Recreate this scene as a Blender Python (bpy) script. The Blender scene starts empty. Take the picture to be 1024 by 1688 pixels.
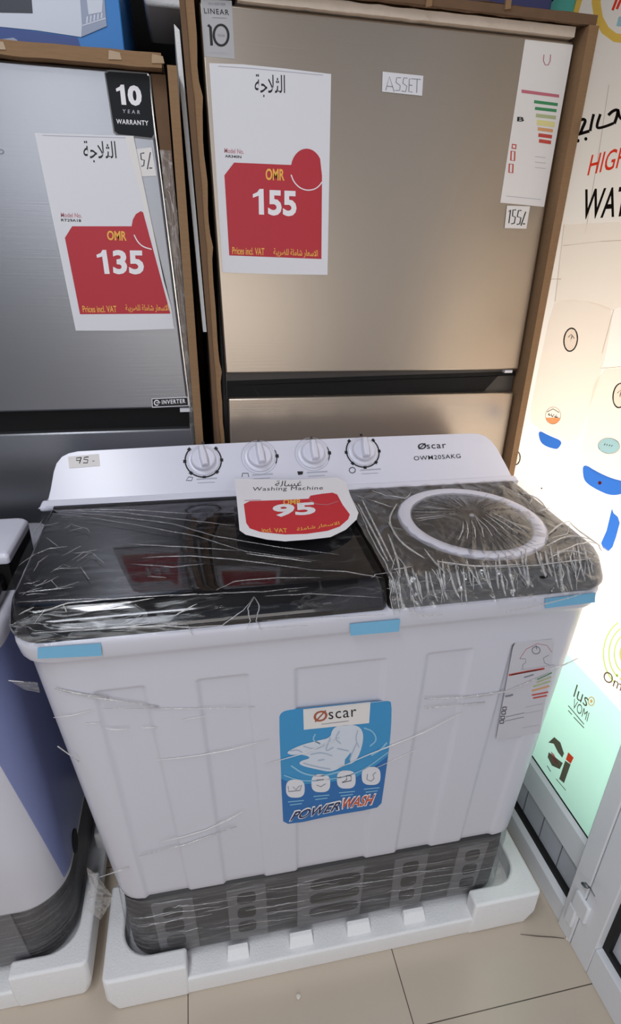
import bpy, bmesh, math, random
from mathutils import Vector, Matrix, noise
from mathutils.geometry import tessellate_polygon

sc = bpy.context.scene
C = sc.collection
R = math.radians
random.seed(7)

# ------------------------------------------------------------------ camera
FPX, YAW, PITCH, ROLL, EYE = 930.0, R(12.0), R(25.0), R(1.6), Vector((0, 0, 1.5))
fw = Vector((math.sin(YAW) * math.cos(PITCH), math.cos(YAW) * math.cos(PITCH), -math.sin(PITCH)))
r0 = Vector((math.cos(YAW), -math.sin(YAW), 0))
u0 = r0.cross(fw)
rt = math.cos(ROLL) * r0 + math.sin(ROLL) * u0
up = -math.sin(ROLL) * r0 + math.cos(ROLL) * u0
cd = bpy.data.cameras.new('camera')
cam = bpy.data.objects.new('camera', cd)
C.objects.link(cam)
cam.matrix_world = Matrix(((rt.x, up.x, -fw.x, EYE.x), (rt.y, up.y, -fw.y, EYE.y), (rt.z, up.z, -fw.z, EYE.z), (0, 0, 0, 1)))
cd.sensor_fit = 'VERTICAL'
cd.sensor_height = 24.0
cd.lens = 24.0 * FPX / 1688.0
cd.clip_start = 0.02
sc.camera = cam

# ------------------------------------------------------------------ world, lights, exposure
w = bpy.data.worlds.new('world')
sc.world = w
w.use_nodes = True
bg = w.node_tree.nodes['Background']
bg.inputs[0].default_value = (0.75, 0.85, 1.0, 1)
bg.inputs[1].default_value = 0.2
sc.view_settings.view_transform = 'Standard'
sc.view_settings.look = 'None'
sc.view_settings.exposure = 0.0
sc.view_settings.gamma = 1.0
sc.view_settings.use_curve_mapping = False


def area(name, loc, target, sx, sy, power, col):
    d = bpy.data.lights.new(name, 'AREA')
    d.shape = 'RECTANGLE'
    d.size, d.size_y, d.energy, d.color = sx, sy, power, col
    o = bpy.data.objects.new(name, d)
    C.objects.link(o)
    o.location = loc
    o.rotation_euler = (Vector(target) - Vector(loc)).to_track_quat('-Z', 'Y').to_euler()
    return o


area('ceiling_tube_light', (-0.55, -0.1, 2.92), (-0.55, -0.1, 0), 0.3, 1.3, 23, (0.92, 0.95, 1.0))
area('ceiling_tube_light', (-0.75, -2.0, 2.92), (-0.75, -2.0, 0), 1.3, 0.4, 17, (0.9, 0.94, 1.0))
area('shop_front_daylight', (-0.85, -2.9, 2.2), (0.0, 1.0, 0.9), 1.15, 1.1, 19, (0.9, 0.94, 1.0))
area('added_warm_fill', (0.5, -2.9, 0.95), (0.3, 1.2, 1.1), 2.2, 1.2, 21, (1.0, 0.93, 0.85))  # added fill lamp, warms and brightens the lower part of the refrigerator
area('daylight_behind_poster', (1.42, 0.92, 0.92), (0.8145, 0.98, 0.94), 0.8, 0.5, 11.5, (1.0, 0.94, 0.86))

# ------------------------------------------------------------------ materials


def lin(c):
    return tuple(((v / 255) / 12.92 if v / 255 <= 0.04045 else ((v / 255 + 0.055) / 1.055) ** 2.4) for v in c) + (1,)


M = {}


def mat(name, rgb, rough=0.5, metal=0.0, bump=0.0, bscale=200.0, stretch=(1, 1, 1), var=0.0, spec=0.5, coat=0.0):
    m = bpy.data.materials.new(name)
    m.use_nodes = True
    nt = m.node_tree
    b = nt.nodes['Principled BSDF']
    b.inputs['Base Color'].default_value = lin(rgb)
    b.inputs['Roughness'].default_value = rough
    b.inputs['Metallic'].default_value = metal
    b.inputs['Specular IOR Level'].default_value = spec
    b.inputs['Coat Weight'].default_value = coat
    if bump or var:
        tc = nt.nodes.new('ShaderNodeTexCoord')
        mp = nt.nodes.new('ShaderNodeMapping')
        mp.inputs['Scale'].default_value = stretch
        nz = nt.nodes.new('ShaderNodeTexNoise')
        nz.inputs['Scale'].default_value = bscale
        nz.inputs['Detail'].default_value = 4
        nt.links.new(tc.outputs['Object'], mp.inputs[0])
        nt.links.new(mp.outputs[0], nz.inputs[0])
        if bump:
            bp = nt.nodes.new('ShaderNodeBump')
            bp.inputs['Strength'].default_value = bump
            bp.inputs['Distance'].default_value = 0.002
            nt.links.new(nz.outputs[0], bp.inputs['Height'])
            nt.links.new(bp.outputs[0], b.inputs['Normal'])
        if var:
            mx = nt.nodes.new('ShaderNodeMix')
            mx.data_type = 'RGBA'
            mx.inputs[6].default_value = tuple(v * (1 - var) for v in lin(rgb)[:3]) + (1,)
            mx.inputs[7].default_value = tuple(min(1, v * (1 + var)) for v in lin(rgb)[:3]) + (1,)
            nt.links.new(nz.outputs[0], mx.inputs[0])
            nt.links.new(mx.outputs[2], b.inputs['Base Color'])
    M[name] = m
    return m


def backlit(name, rgb, k=0.75):
    """printed translucent vinyl: daylight behind it shines through"""
    m = bpy.data.materials.new(name)
    m.use_nodes = True
    nt = m.node_tree
    nt.nodes.clear()
    out = nt.nodes.new('ShaderNodeOutputMaterial')
    mx = nt.nodes.new('ShaderNodeMixShader')
    tr = nt.nodes.new('ShaderNodeBsdfTranslucent')
    df = nt.nodes.new('ShaderNodeBsdfDiffuse')
    mx.inputs[0].default_value = k
    tr.inputs[0].default_value = lin(rgb)
    df.inputs[0].default_value = lin(rgb)
    nt.links.new(df.outputs[0], mx.inputs[1])
    nt.links.new(tr.outputs[0], mx.inputs[2])
    nt.links.new(mx.outputs[0], out.inputs[0])
    M[name] = m
    return m


def filmmat(name, haze=0.05, crease=0.3, scale=(9, 9, 9), gloss=0.22, tint=(0.93, 0.93, 0.95, 1), rough=0.12, bump=0.6, thr=(0.47, 0.53)):
    """thin clear stretch wrap: transparent, glossy at a glance, milky along its creases"""
    m = bpy.data.materials.new(name)
    m.use_nodes = True
    nt = m.node_tree
    nt.nodes.clear()
    N = nt.nodes.new
    out = N('ShaderNodeOutputMaterial')
    tp = N('ShaderNodeBsdfTransparent')
    tp.inputs[0].default_value = tint
    gl = N('ShaderNodeBsdfGlossy')
    gl.inputs['Roughness'].default_value = rough
    df = N('ShaderNodeBsdfDiffuse')
    df.inputs[0].default_value = (0.87, 0.85, 0.84, 1)
    tc = N('ShaderNodeTexCoord')
    mp = N('ShaderNodeMapping')
    mp.inputs['Scale'].default_value = scale
    nz = N('ShaderNodeTexNoise')
    nz.inputs['Scale'].default_value = 1.0
    nz.inputs['Detail'].default_value = 5
    nz.inputs['Distortion'].default_value = 1.2
    nt.links.new(tc.outputs['Object'], mp.inputs[0])
    nt.links.new(mp.outputs[0], nz.inputs[0])
    # creases: a narrow ridge of the noise around its middle
    sb = N('ShaderNodeMath'); sb.operation = 'SUBTRACT'; sb.inputs[1].default_value = 0.5
    ab = N('ShaderNodeMath'); ab.operation = 'ABSOLUTE'
    mr = N('ShaderNodeMapRange')
    mr.inputs[1].default_value = 0.0; mr.inputs[2].default_value = (thr[1] - thr[0]) / 2
    mr.inputs[3].default_value = crease; mr.inputs[4].default_value = haze
    nt.links.new(nz.outputs[0], sb.inputs[0]); nt.links.new(sb.outputs[0], ab.inputs[0]); nt.links.new(ab.outputs[0], mr.inputs[0])
    bp = N('ShaderNodeBump')
    bp.inputs['Strength'].default_value = bump
    bp.inputs['Distance'].default_value = 0.01
    nt.links.new(nz.outputs[0], bp.inputs['Height'])
    nt.links.new(bp.outputs[0], gl.inputs['Normal'])
    lw = N('ShaderNodeLayerWeight')
    lw.inputs[0].default_value = 0.25
    nt.links.new(bp.outputs[0], lw.inputs['Normal'])
    ml = N('ShaderNodeMath'); ml.operation = 'MULTIPLY_ADD'; ml.inputs[1].default_value = gloss * 1.6; ml.inputs[2].default_value = gloss * 0.35
    nt.links.new(lw.outputs['Fresnel'], ml.inputs[0])
    m1 = N('ShaderNodeMixShader')
    nt.links.new(ml.outputs[0], m1.inputs[0]); nt.links.new(tp.outputs[0], m1.inputs[1]); nt.links.new(gl.outputs[0], m1.inputs[2])
    m2 = N('ShaderNodeMixShader')
    nt.links.new(mr.outputs[0], m2.inputs[0]); nt.links.new(m1.outputs[0], m2.inputs[1]); nt.links.new(df.outputs[0], m2.inputs[2])
    nt.links.new(m2.outputs[0], out.inputs[0])
    M[name] = m
    return m


mat('white_plastic', (212, 212, 222), 0.28, bump=0.02, bscale=60)
mat('white_panel', (222, 222, 236), 0.25, bump=0.02, bscale=60)
mat('dark_plastic', (58, 58, 60), 0.5, bump=0.15, bscale=80)
mat('vent_grey', (112, 112, 114), 0.5, bump=0.1, bscale=80)
mat('vent_slot', (40, 40, 42), 0.6)
mat('black_glass', (10, 10, 15), 0.05, spec=0.8, coat=0.15)
mat('smoked_plastic', (34, 29, 26), 0.2, spec=0.5)
mat('smoked_window', (36, 30, 26), 0.12, spec=0.5)
mat('black_plastic', (12, 12, 13), 0.6, spec=0.25)
mat('gasket_black', (10, 10, 11), 0.7)
mat('recess_grey', (62, 58, 55), 0.4)
mat('styrofoam', (246, 246, 247), 0.85, bump=0.5, bscale=260, var=0.04)
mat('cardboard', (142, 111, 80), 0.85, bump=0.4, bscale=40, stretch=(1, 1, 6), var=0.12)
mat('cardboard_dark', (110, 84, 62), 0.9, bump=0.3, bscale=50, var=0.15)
mat('foam_strip', (212, 196, 180), 0.85, bump=0.5, bscale=120, var=0.06)
mat('clear_tape', (168, 140, 108), 0.2)
mat('aluminium_white', (236, 238, 243), 0.35, bump=0.05, bscale=30)
mat('steel_warm', (178, 166, 153), 0.32, 0.9, bump=0.06, bscale=6, stretch=(1, 1, 60))
mat('steel_cool', (140, 141, 146), 0.34, 0.9, bump=0.06, bscale=6, stretch=(1, 1, 60))
mat('steel_edge', (214, 206, 198), 0.2, 0.9)
mat('grey_cabinet', (70, 70, 74), 0.5)
mat('paper', (226, 226, 232), 0.7, bump=0.05, bscale=20)
mat('paper_warm', (232, 228, 226), 0.7)
mat('label_film', (205, 203, 210), 0.35)
mat('silver_label', (176, 175, 178), 0.4, 0.2)
mat('print_red', (186, 42, 56), 0.55)
mat('print_red_line', (214, 70, 80), 0.55)
mat('tag_red', (206, 48, 58), 0.45)
mat('print_white', (240, 238, 242), 0.6)
mat('print_yellow', (244, 186, 84), 0.6)
mat('ink', (24, 24, 28), 0.6)
mat('ink_grey', (130, 130, 142), 0.6)
mat('ink_faint', (176, 176, 190), 0.6)
mat('ink_rose', (190, 120, 130), 0.6)
mat('sticker_black', (18, 21, 26), 0.5, spec=0.2)
mat('sticker_blue', (60, 150, 205), 0.3)
mat('sticker_deep_blue', (38, 110, 178), 0.3)
mat('sticker_pale_blue', (140, 196, 228), 0.3)
mat('cloth_print', (214, 222, 234), 0.35)
mat('cloth_shade_print', (176, 190, 212), 0.35)
mat('word_navy', (24, 44, 92), 0.35)
mat('word_orange', (206, 84, 48), 0.35)
mat('logo_brown', (168, 92, 66), 0.4)
mat('bar_green', (60, 140, 90), 0.6)
mat('bar_olive', (178, 186, 140), 0.6)
mat('bar_yellow', (226, 216, 150), 0.6)
mat('bar_orange', (218, 160, 110), 0.6)
mat('bar_red', (196, 74, 64), 0.6)
mat('bar_rose', (196, 108, 124), 0.6)
mat('blue_tape', (122, 186, 222), 0.35)
mat('carton_blue', (30, 120, 196), 0.45)
mat('carton_deep_blue', (36, 66, 136), 0.45)
mat('carton_navy', (62, 62, 108), 0.5)
mat('carton_print_white', (206, 212, 226), 0.5)
mat('carton_print_grey', (150, 160, 184), 0.5)
mat('carton_print_dark', (22, 26, 48), 0.4)
mat('flank_shade_blue', (122, 138, 200), 0.3)  # colour of the bluish shade on the left machine's flank
mat('wall_paint', (196, 196, 200), 0.8, bump=0.1, bscale=30)
mat('ceiling_paint', (120, 118, 116), 0.8, bump=0.1, bscale=30)
mat('back_wall_shade', (26, 26, 28), 0.9, bump=0.1, bscale=30)  # near-black puts the deep shade between the cartons into the wall colour
mat('metal_lever', (120, 124, 130), 0.3, 0.8)
mat('crumb', (224, 218, 206), 0.9)
mat('dark_wire', (90, 84, 76), 0.7)
mat('board_panel', (200, 204, 213), 0.45)
mat('board_groove', (110, 112, 120), 0.6)
backlit('poster_cream', (250, 240, 228))
backlit('poster_white', (252, 248, 240))
backlit('poster_grey', (253, 249, 244), 0.93)
backlit('poster_heater', (251, 245, 239), 0.92)
backlit('poster_mint', (186, 234, 220))
backlit('poster_mint_light', (196, 240, 226))
backlit('poster_blue', (66, 128, 226))
backlit('poster_sky', (176, 222, 238))
backlit('poster_orange', (250, 178, 130))
backlit('poster_red', (244, 74, 50))
backlit('poster_yellow', (246, 214, 110))
backlit('poster_teal', (110, 200, 190))
backlit('poster_pink', (226, 140, 140))
backlit('poster_green', (186, 220, 130))
backlit('poster_black', (34, 28, 26), 0.3)
backlit('poster_brown', (112, 98, 88), 0.5)
backlit('poster_seam', (206, 190, 178), 0.7)
filmmat('film_clear', 0.005, 0.05, (4, 16, 16), 0.09, thr=(0.49, 0.51), bump=0.15)
filmmat('film_crumpled', 0.05, 0.12, (16, 9, 9), 0.42, rough=0.24, bump=1.0, thr=(0.47, 0.53))
filmmat('film_bands', 0.025, 0.14, (3, 3, 50), 0.16, thr=(0.475, 0.525), bump=0.4)
filmmat('film_milky', 0.09, 0.2, (14, 14, 14), 0.16)
filmmat('film_streak', 0.7, 0.9, (30, 30, 30), 0.3)
filmmat('film_fold', 0.3, 0.6, (20, 20, 20), 0.4, rough=0.15, tint=(0.95, 0.95, 0.96, 1))
filmmat('film_fold_faint', 0.14, 0.3, (20, 20, 20), 0.3, rough=0.18)


def tilemat():
    m = mat('floor_tile', (202, 188, 171), 0.22, bump=0.03, bscale=4, var=0.06)
    nt = m.node_tree
    b = nt.nodes['Principled BSDF']
    tc = nt.nodes.new('ShaderNodeTexCoord')
    sp = nt.nodes.new('ShaderNodeSeparateXYZ')
    nt.links.new(tc.outputs['Object'], sp.inputs[0])
    lines = []
    for ax, off in ((0, -0.095), (1, 0.563)):
        a = nt.nodes.new('ShaderNodeMath'); a.operation = 'SUBTRACT'; a.inputs[1].default_value = off - 0.2365
        p = nt.nodes.new('ShaderNodeMath'); p.operation = 'FLOORED_MODULO'; p.inputs[1].default_value = 0.473
        s = nt.nodes.new('ShaderNodeMath'); s.operation = 'SUBTRACT'; s.inputs[1].default_value = 0.2365
        q = nt.nodes.new('ShaderNodeMath'); q.operation = 'ABSOLUTE'
        l = nt.nodes.new('ShaderNodeMath'); l.operation = 'LESS_THAN'; l.inputs[1].default_value = 0.0011
        nt.links.new(sp.outputs[ax], a.inputs[0]); nt.links.new(a.outputs[0], p.inputs[0]); nt.links.new(p.outputs[0], s.inputs[0])
        nt.links.new(s.outputs[0], q.inputs[0]); nt.links.new(q.outputs[0], l.inputs[0])
        lines.append(l)
    mxm = nt.nodes.new('ShaderNodeMath'); mxm.operation = 'MAXIMUM'
    nt.links.new(lines[0].outputs[0], mxm.inputs[0]); nt.links.new(lines[1].outputs[0], mxm.inputs[1])
    old = b.inputs['Base Color'].links[0].from_socket
    mx = nt.nodes.new('ShaderNodeMix'); mx.data_type = 'RGBA'
    mx.inputs[7].default_value = lin((84, 74, 66))
    nt.links.new(mxm.outputs[0], mx.inputs[0]); nt.links.new(old, mx.inputs[6]); nt.links.new(mx.outputs[2], b.inputs['Base Color'])


tilemat()

b_ = M['flank_shade_blue'].node_tree.nodes['Principled BSDF']
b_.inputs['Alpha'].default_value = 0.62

# ------------------------------------------------------------------ building helpers


def thing(name, label, cat, loc=(0, 0, 0), group=None):
    o = bpy.data.objects.new(name, None)
    C.objects.link(o)
    o.location = loc
    o.empty_display_size = 0.05
    tag(o, label, cat, group)
    return o


def tag(o, label, cat, group=None):
    o['label'] = label
    o['category'] = cat
    if group:
        o['group'] = group
    return o


def wloc(o):
    v = Vector((0, 0, 0))
    while o is not None:
        v += o.location
        o = o.parent
    return v


def link(name, me, m, parent=None, smooth=False, bevel=0.0, label=None, origin=None):
    """link mesh data given in world coordinates as ONE object under parent"""
    o = bpy.data.objects.new(name, me)
    C.objects.link(o)
    for x in (m if isinstance(m, (list, tuple)) else [m]):
        me.materials.append(M[x] if isinstance(x, str) else x)
    if parent is not None:
        off = wloc(parent)
        me.transform(Matrix.Translation(-off))
        o.parent = parent
    elif origin is not None:
        me.transform(Matrix.Translation(-Vector(origin)))
        o.location = origin
    if smooth:
        for p in me.polygons:
            p.use_smooth = True
    if bevel:
        b = o.modifiers.new('bevel', 'BEVEL')
        b.width = bevel
        b.segments = 3
        b.limit_method = 'ANGLE'
        b.angle_limit = R(35)
        b.harden_normals = False
        for p in me.polygons:
            p.use_smooth = True
        try:
            me.set_sharp_from_angle(angle=R(40))
        except Exception:
            pass
    if label:
        o['label'] = label
    return o


def me_from(verts, faces, mi=None):
    me = bpy.data.meshes.new('m')
    me.from_pydata([tuple(v) for v in verts], [], faces)
    if mi:
        for p, i in zip(me.polygons, mi):
            p.material_index = i
    me.update()
    return me


class MB:
    def __init__(s):
        s.v, s.f, s.m = [], [], []

    def add(s, vs, fs, m=0):
        n = len(s.v)
        s.v += [Vector(x) for x in vs]
        s.f += [tuple(i + n for i in f) for f in fs]
        s.m += [m] * len(fs)
        return s

    def box(s, a, b, m=0):
        (x0, y0, z0), (x1, y1, z1) = a, b
        vs = [(x0, y0, z0), (x1, y0, z0), (x1, y1, z0), (x0, y1, z0), (x0, y0, z1), (x1, y0, z1), (x1, y1, z1), (x0, y1, z1)]
        return s.add(vs, [(3, 2, 1, 0), (4, 5, 6, 7), (0, 1, 5, 4), (1, 2, 6, 5), (2, 3, 7, 6), (3, 0, 4, 7)], m)

    def hexa(s, bot, top, m=0):
        return s.add(list(bot) + list(top), [(3, 2, 1, 0), (4, 5, 6, 7), (0, 1, 5, 4), (1, 2, 6, 5), (2, 3, 7, 6), (3, 0, 4, 7)], m)

    def loft(s, rings, cap=(True, True), m=0, closed=True):
        n = len(rings[0])
        vs = [p for r in rings for p in r]
        fs = []
        for k in range(len(rings) - 1):
            for i in range(n if closed else n - 1):
                j = (i + 1) % n
                fs.append((k * n + i, k * n + j, (k + 1) * n + j, (k + 1) * n + i))
        if cap[0]:
            fs.append(tuple(reversed(range(n))))
        if cap[1]:
            fs.append(tuple(range((len(rings) - 1) * n, len(rings) * n)))
        return s.add(vs, fs, m)

    def prism(s, poly, off, m=0):
        """poly: 3D points, extruded by the vector off"""
        off = Vector(off)
        a = [Vector(p) for p in poly]
        n = len(a)
        tr = tessellate_polygon([a])
        fs = [tuple(t) for t in tr] + [tuple(i + n for i in reversed(t)) for t in tr]
        for i in range(n):
            j = (i + 1) % n
            fs.append((i, j, j + n, i + n))
        return s.add(a + [p + off for p in a], fs, m)

    def tube(s, pts, r, k=6, m=0, taper=True):
        pts = [Vector(p) for p in pts]
        rings = []
        for i, p in enumerate(pts):
            t = (pts[min(i + 1, len(pts) - 1)] - pts[max(i - 1, 0)])
            if t.length < 1e-9:
                t = Vector((1, 0, 0))
            t.normalize()
            a = t.orthogonal().normalized()
            b = t.cross(a)
            rr = r * (1 if not taper else (0.25 + 0.75 * math.sin(math.pi * (i + 0.3) / (len(pts) - 0.4))))
            rings.append([p + (a * math.cos(2 * math.pi * q / k) + b * math.sin(2 * math.pi * q / k)) * rr for q in range(k)])
        return s.loft(rings, m=m)

    def mesh(s):
        return me_from(s.v, s.f, s.m)

    def build(s, name, m, parent=None, **kw):
        me = s.mesh()
        bm = bmesh.new()
        bm.from_mesh(me)
        bmesh.ops.recalc_face_normals(bm, faces=bm.faces)
        bm.to_mesh(me)
        bm.free()
        return link(name, me, m, parent, **kw)


def rr(x0, x1, y0, y1, r, nf=2, k=7):
    """rounded rectangle ring, counter-clockwise from the front left; r = (front left, front right, back right, back left)"""
    if not isinstance(r, (tuple, list)):
        r = (r,) * 4
    out = []

    def arc(cx, cy, rad, a0):
        for i in range(k + 1):
            a = a0 + (math.pi / 2) * i / k
            out.append((cx + rad * math.cos(a), cy + rad * math.sin(a)))
    arc(x0 + r[0], y0 + r[0], r[0], math.pi)
    xa, xb = x0 + r[0], x1 - r[1]
    for i in range(1, nf):
        out.append((xa + (xb - xa) * i / nf, y0))
    arc(x1 - r[1], y0 + r[1], r[1], -math.pi / 2)
    arc(x1 - r[2], y1 - r[2], r[2], 0)
    arc(x0 + r[3], y1 - r[3], r[3], math.pi / 2)
    return out


def sstep(a, b, x):
    t = max(0, min(1, (x - a) / (b - a)))
    return t * t * (3 - 2 * t)


# ------------------------------------------------------------------ surveying: where a sight line meets a plane of the room


def ray(x, y):
    return fw * FPX + rt * (x - 512) + up * (844 - y)


class Plane:
    def __init__(s, o, n):
        s.o, s.n = Vector(o), Vector(n).normalized()
        if s.n.dot(EYE - s.o) < 0:
            s.n = -s.n

    def at(s, x, y, h=0.0):
        d = ray(x, y)
        o = s.o + s.n * h
        return EYE + d * ((o - EYE).dot(s.n) / d.dot(s.n))


FONT_CACHE = {}


def glyphs(txt, bold=0.0, shear=0.0, spacing=1.0):
    key = (txt, bold, shear, spacing)
    if key in FONT_CACHE:
        return FONT_CACHE[key]
    cu = bpy.data.curves.new('t', 'FONT')
    cu.body = txt
    cu.offset = bold
    cu.shear = shear
    cu.space_character = spacing
    cu.resolution_u = 3
    o = bpy.data.objects.new('t', cu)
    C.objects.link(o)
    dg = bpy.context.evaluated_depsgraph_get()
    dg.update()
    me = bpy.data.meshes.new_from_object(o.evaluated_get(dg))
    vs = [v.co.copy() for v in me.vertices]
    fs = [tuple(p.vertices) for p in me.polygons]
    bpy.data.objects.remove(o)
    bpy.data.curves.remove(cu)
    bpy.data.meshes.remove(me)
    FONT_CACHE[key] = (vs, fs)
    return vs, fs


def sm(pts, closed=False, n=2):
    """round off a drawn outline by cutting its corners"""
    for _ in range(n):
        out = [] if closed else [pts[0]]
        m_ = len(pts)
        for i in range(m_ if closed else m_ - 1):
            a, b = pts[i], pts[(i + 1) % m_]
            out += [(a[0] * .75 + b[0] * .25, a[1] * .75 + b[1] * .25), (a[0] * .25 + b[0] * .75, a[1] * .25 + b[1] * .75)]
        if not closed:
            out.append(pts[-1])
        pts = out
    return pts


class Print:
    """flat printed matter lying on a plane: paper, blocks of colour, strokes and lettering as one mesh"""

    def __init__(s, plane, base=0.0006):
        s.p, s.h, s.b, s.mats = plane, base, MB(), []

    def mi(s, m):
        if m not in s.mats:
            s.mats.append(m)
        return s.mats.index(m)

    def up(s, d=0.0003):
        s.h += d
        return s

    def sheet(s, pts, m, thick=0.0005):
        a = [s.p.at(x, y, s.h) for x, y in pts]
        s.b.prism(a, -s.p.n * thick, s.mi(m))
        return s.up()

    def poly(s, pts, m):
        a = [s.p.at(x, y, s.h) for x, y in pts]
        s.b.add(a, [tuple(t) for t in tessellate_polygon([a])], s.mi(m))
        return s

    def ell(s, c, rx, ry, m, rot=0.0, ring=0.0, n=36, squ=None):
        pts = []
        for i in range(n):
            a = 2 * math.pi * i / n
            x, y = rx * math.cos(a), ry * math.sin(a)
            pts.append((c[0] + x * math.cos(rot) - y * math.sin(rot), c[1] + x * math.sin(rot) + y * math.cos(rot)))
        if ring:
            return s.stroke(pts + [pts[0]], ring, m)
        return s.poly(pts, m)

    def stroke(s, pts, wpx, m):
        """ribbon wpx pixels of the survey wide"""
        L, Rr = [], []
        for i, (x, y) in enumerate(pts):
            x0, y0 = pts[max(i - 1, 0)]
            x1, y1 = pts[min(i + 1, len(pts) - 1)]
            if i in (0, len(pts) - 1) and pts[0] == pts[-1] and len(pts) > 3:
                x0, y0 = pts[-2]
                x1, y1 = pts[1]
            dx, dy = x1 - x0, y1 - y0
            l = math.hypot(dx, dy) or 1
            nx, ny = -dy / l * wpx / 2, dx / l * wpx / 2
            L.append(s.p.at(x + nx, y + ny, s.h))
            Rr.append(s.p.at(x - nx, y - ny, s.h))
        n = len(pts)
        s.b.add(L + Rr, [(i, i + 1, n + i + 1, n + i) for i in range(n - 1)], s.mi(m))
        return s

    def text(s, txt, bl, br, tl, m, bold=0.0, shear=0.0, spacing=1.0):
        vs, fs = glyphs(txt, bold, shear, spacing)
        if not vs:
            return s
        xa, xb = min(v.x for v in vs), max(v.x for v in vs)
        ya, yb = min(v.y for v in vs), max(v.y for v in vs)
        out = []
        for v in vs:
            a, b = (v.x - xa) / (xb - xa), (v.y - ya) / (yb - ya)
            out.append(s.p.at(bl[0] + a * (br[0] - bl[0]) + b * (tl[0] - bl[0]), bl[1] + a * (br[1] - bl[1]) + b * (tl[1] - bl[1]), s.h))
        s.b.add(out, fs, s.mi(m))
        return s

    def build(s, name, parent=None, **kw):
        return link(name, s.b.mesh(), s.mats, parent, **kw)


AR_FRIDGE = '\ufe94\ufe9f\ufefc\ufe9c\ufedf\ufe8d'
AR_WASHER = '\ufe94\ufedf\ufe8e\ufeb4\ufecf'
AR_PRICES = '\ufe94\ufe92\ufef3\ufeae\ufec0\ufee0\ufedf \ufe94\ufee0\ufee3\ufe8e\ufeb7 \ufead\ufe8e\ufecc\ufeb3\ufefb\ufe8d'

# ================================================================== THE ROOM
WX = 0.8145


def struct(name, mb, m, parent=None, **kw):
    o = mb.build(name, m, parent, **kw)
    o['kind'] = 'structure'
    return o


struct('floor', MB().box((-3.0, -3.0, -0.05), (1.9, 2.2, 0.0)), 'floor_tile')
struct('ceiling', MB().box((-3.0, -3.0, 2.98), (0.9, 2.2, 3.05)), 'ceiling_paint')
struct('wall_back', MB().box((-3.0, 2.12, 0), (0.9, 2.2, 2.98)), 'back_wall_shade')
struct('wall_left', MB().box((-3.08, -3.0, 0), (-3.0, 2.2, 2.98)), 'wall_paint')
struct('wall_right', MB().box((0.835, 1.55, 0), (0.9, 2.12, 2.98)).box((0.835, -3.0, 2.3), (0.9, 1.55, 2.98)).box((0.835, -3.0, 0), (0.9, -0.35, 2.3)), 'wall_paint')

# the glazed aluminium door in the right wall (its glass carries the poster)
DP = Plane((WX, 0, 0), (-1, 0, 0))


def dbox(y0, y1, z0, z1, x0, x1):
    return MB().box((x0, y0, z0), (x1, y1, z1))


door = bpy.data.objects.new('door_1', None)
C.objects.link(door)
door.location = (WX, 0.9, 0)
door['kind'] = 'structure'
struct('door_rail', dbox(0.69, 1.55, 0.197, 0.283, 0.812, 0.86), 'aluminium_white', door, bevel=0.003)
struct('door_rail', dbox(0.69, 1.55, 0.0, 0.066, 0.806, 0.86), 'aluminium_white', door, bevel=0.004)
struct('door_bead', MB().hexa([(0.812, 0.69, 0.283), (0.812, 1.55, 0.283), (0.85, 1.55, 0.283), (0.85, 0.69, 0.283)], [(0.8235, 0.69, 0.297), (0.8235, 1.55, 0.297), (0.85, 1.55, 0.297), (0.85, 0.69, 0.297)]), 'aluminium_white', door)
struct('door_bead', MB().hexa([(0.806, 0.69, 0.066), (0.806, 1.55, 0.066), (0.85, 1.55, 0.066), (0.85, 0.69, 0.066)], [(0.8235, 0.69, 0.078), (0.8235, 1.55, 0.078), (0.85, 1.55, 0.078), (0.85, 0.69, 0.078)]), 'aluminium_white', door)
struct('door_gasket', dbox(0.69, 1.55, 0.295, 0.307, 0.818, 0.85), 'gasket_black', door)
struct('door_gasket', dbox(0.69, 1.55, 0.076, 0.092, 0.818, 0.85), 'gasket_black', door)
pb = dbox(0.69, 1.55, 0.09, 0.2, 0.829, 0.85)
struct('door_panel', pb, 'board_panel', door)
gv = MB()
for yg in (0.772, 0.851, 0.93, 1.01, 1.09):
    gv.box((0.828, yg - 0.0012, 0.09), (0.832, yg + 0.0012, 0.2))
struct('door_groove', gv, 'board_groove', door)
struct('door_stile', dbox(0.648, 0.694, 0.0, 2.2, 0.803, 0.862), 'aluminium_white', door, bevel=0.003)
door2 = bpy.data.objects.new('door_2', None)
C.objects.link(door2)
door2.location = (WX, 0.2, 0)
door2['kind'] = 'structure'
struct('door_stile', dbox(0.585, 0.6465, 0.0, 2.2, 0.805, 0.862), 'aluminium_white', door2, bevel=0.003)
struct('door_rail', dbox(-0.35, 0.585, 0.0, 0.095, 0.805, 0.862), 'aluminium_white', door2, bevel=0.003)
struct('door_gasket', dbox(-0.35, 0.585, 0.095, 0.108, 0.822, 0.85), 'gasket_black', door2)
struct('door_gasket', dbox(0.568, 0.585, 0.108, 2.2, 0.822, 0.85), 'gasket_black', door2)
struct('door_panel', dbox(-0.35, 0.57, 0.106, 2.2, 0.832, 0.85), 'board_panel', door2)
struct('door_stile', dbox(-0.35, -0.3, 0.0, 2.2, 0.803, 0.862), 'aluminium_white', door2)
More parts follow.
